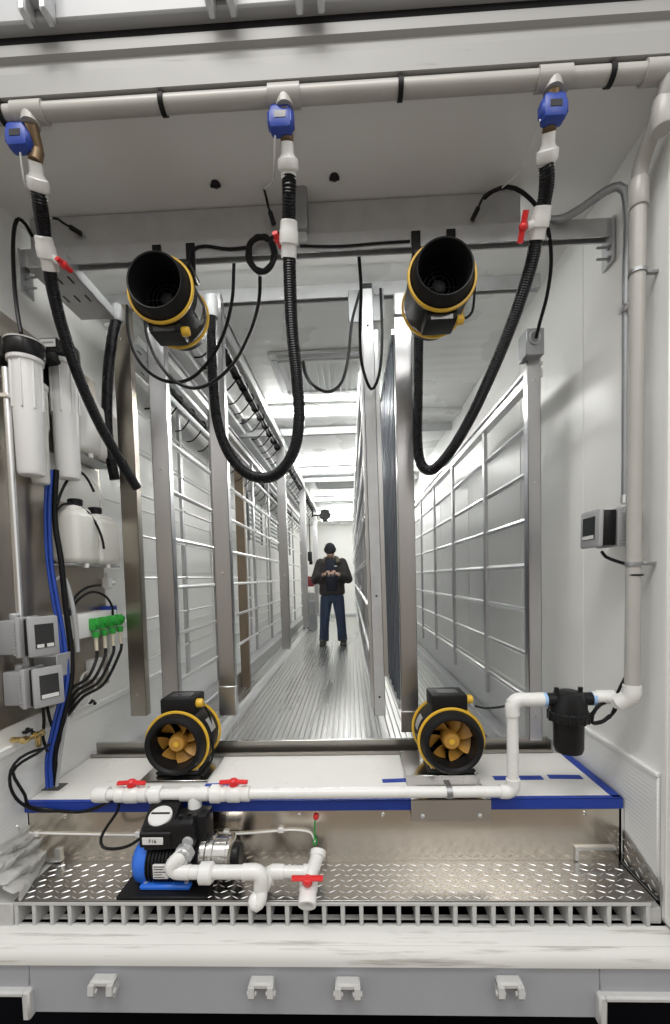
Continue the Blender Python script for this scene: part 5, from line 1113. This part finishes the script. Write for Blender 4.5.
for s in (-1, 1):
    b = MB(); b.ball(W(s * .178, -.085, .055), .058, 16, (1.0, 1.7, .95)); b.ball(W(s * .168, .03, .07), .062, 14, (.9, 1.1, 1.1)); b.bx(PX + s * .178 - .060, PX + s * .178 + .060, PY - .19, PY + .09, .0, .035, .014)
    to_mesh(b, .008, 2, 'boot', 'boot', pr)
b = MB(); b.ball(H(0, .008, .045), .1, 24, (.93, 1.08, 1.0), hr); b.lathe([(.098, -.02), (.104, -.012), (.104, .018), (.096, .026)], H(0, .0, .03), hr @ V((0, .10, 1)), 24)
bn = to_mesh(b, .008, 2, 'beanie', 'beanie', pr)
r = root('phone', 'dark phone held in both hands of the person', 'phone', tuple(W(0, -.335, 1.20)))
q = Matrix.Rotation(math.radians(-40), 3, 'X')
b = MB(); b.bx(PX - .075, PX + .075, PY - .342, PY - .332, 1.185, 1.262, .004, q, 2); b.build('case', 'plastic_black', r)
b = MB(); b.lathe([(.008, 0), (.008, .003)], W(-.05, -.350, 1.235), q @ V((0, -1, 0)), 12); b.build('camera_lens', 'screen', r)

# ================================================================== LIGHT AND CAMERA
w = bpy.data.worlds.new('workshop'); SC.world = w; w.use_nodes = True
w.node_tree.nodes['Background'].inputs[0].default_value = (.85, .84, .82, 1); w.node_tree.nodes['Background'].inputs[1].default_value = .80
def area(name, loc, target, size, power, col=(1, 1, 1)):
    l = bpy.data.lights.new(name, 'AREA'); l.energy = power; l.shape = 'RECTANGLE'; l.size, l.size_y = size; l.color = col
    o = bpy.data.objects.new(name, l); COL.objects.link(o); o.location = loc
    o.rotation_euler = (V(target) - V(loc)).to_track_quat('-Z', 'Y').to_euler(); return o
area('workshop_lamp', (-.5, -2.3, 5.4), (-.2, -1.2, 0), (3.0, .8), 105, (1, .98, .95))
area('workshop_lamp', (2.2, -5.2, 5.0), (0, 0, 1.0), (2.5, .8), 40, (1, .98, .95))

cd = bpy.data.cameras.new('camera'); cam = bpy.data.objects.new('camera', cd); COL.objects.link(cam)
cd.sensor_fit = 'VERTICAL'; cd.sensor_height = 36.0; cd.lens = 435 / 1024 * 36.0
cd.shift_x = 0.0; cd.shift_y = (597 - 512) / 1024; cd.clip_start = .02
cam.matrix_world = Matrix([[0.99907, 0.024378, 0.035572, 0.11], [0.034426, 0.045901, -0.998353, -1.54], [-0.025971, 0.998648, 0.045019, 1.163], [0, 0, 0, 1]])
SC.camera = cam
SC.view_settings.view_transform = 'Standard'; SC.view_settings.look = 'None'; SC.view_settings.gamma = 1.0; SC.view_settings.exposure = 0.34
SC.view_settings.use_curve_mapping = False
try: SC.cycles.use_denoising = True
except Exception: pass
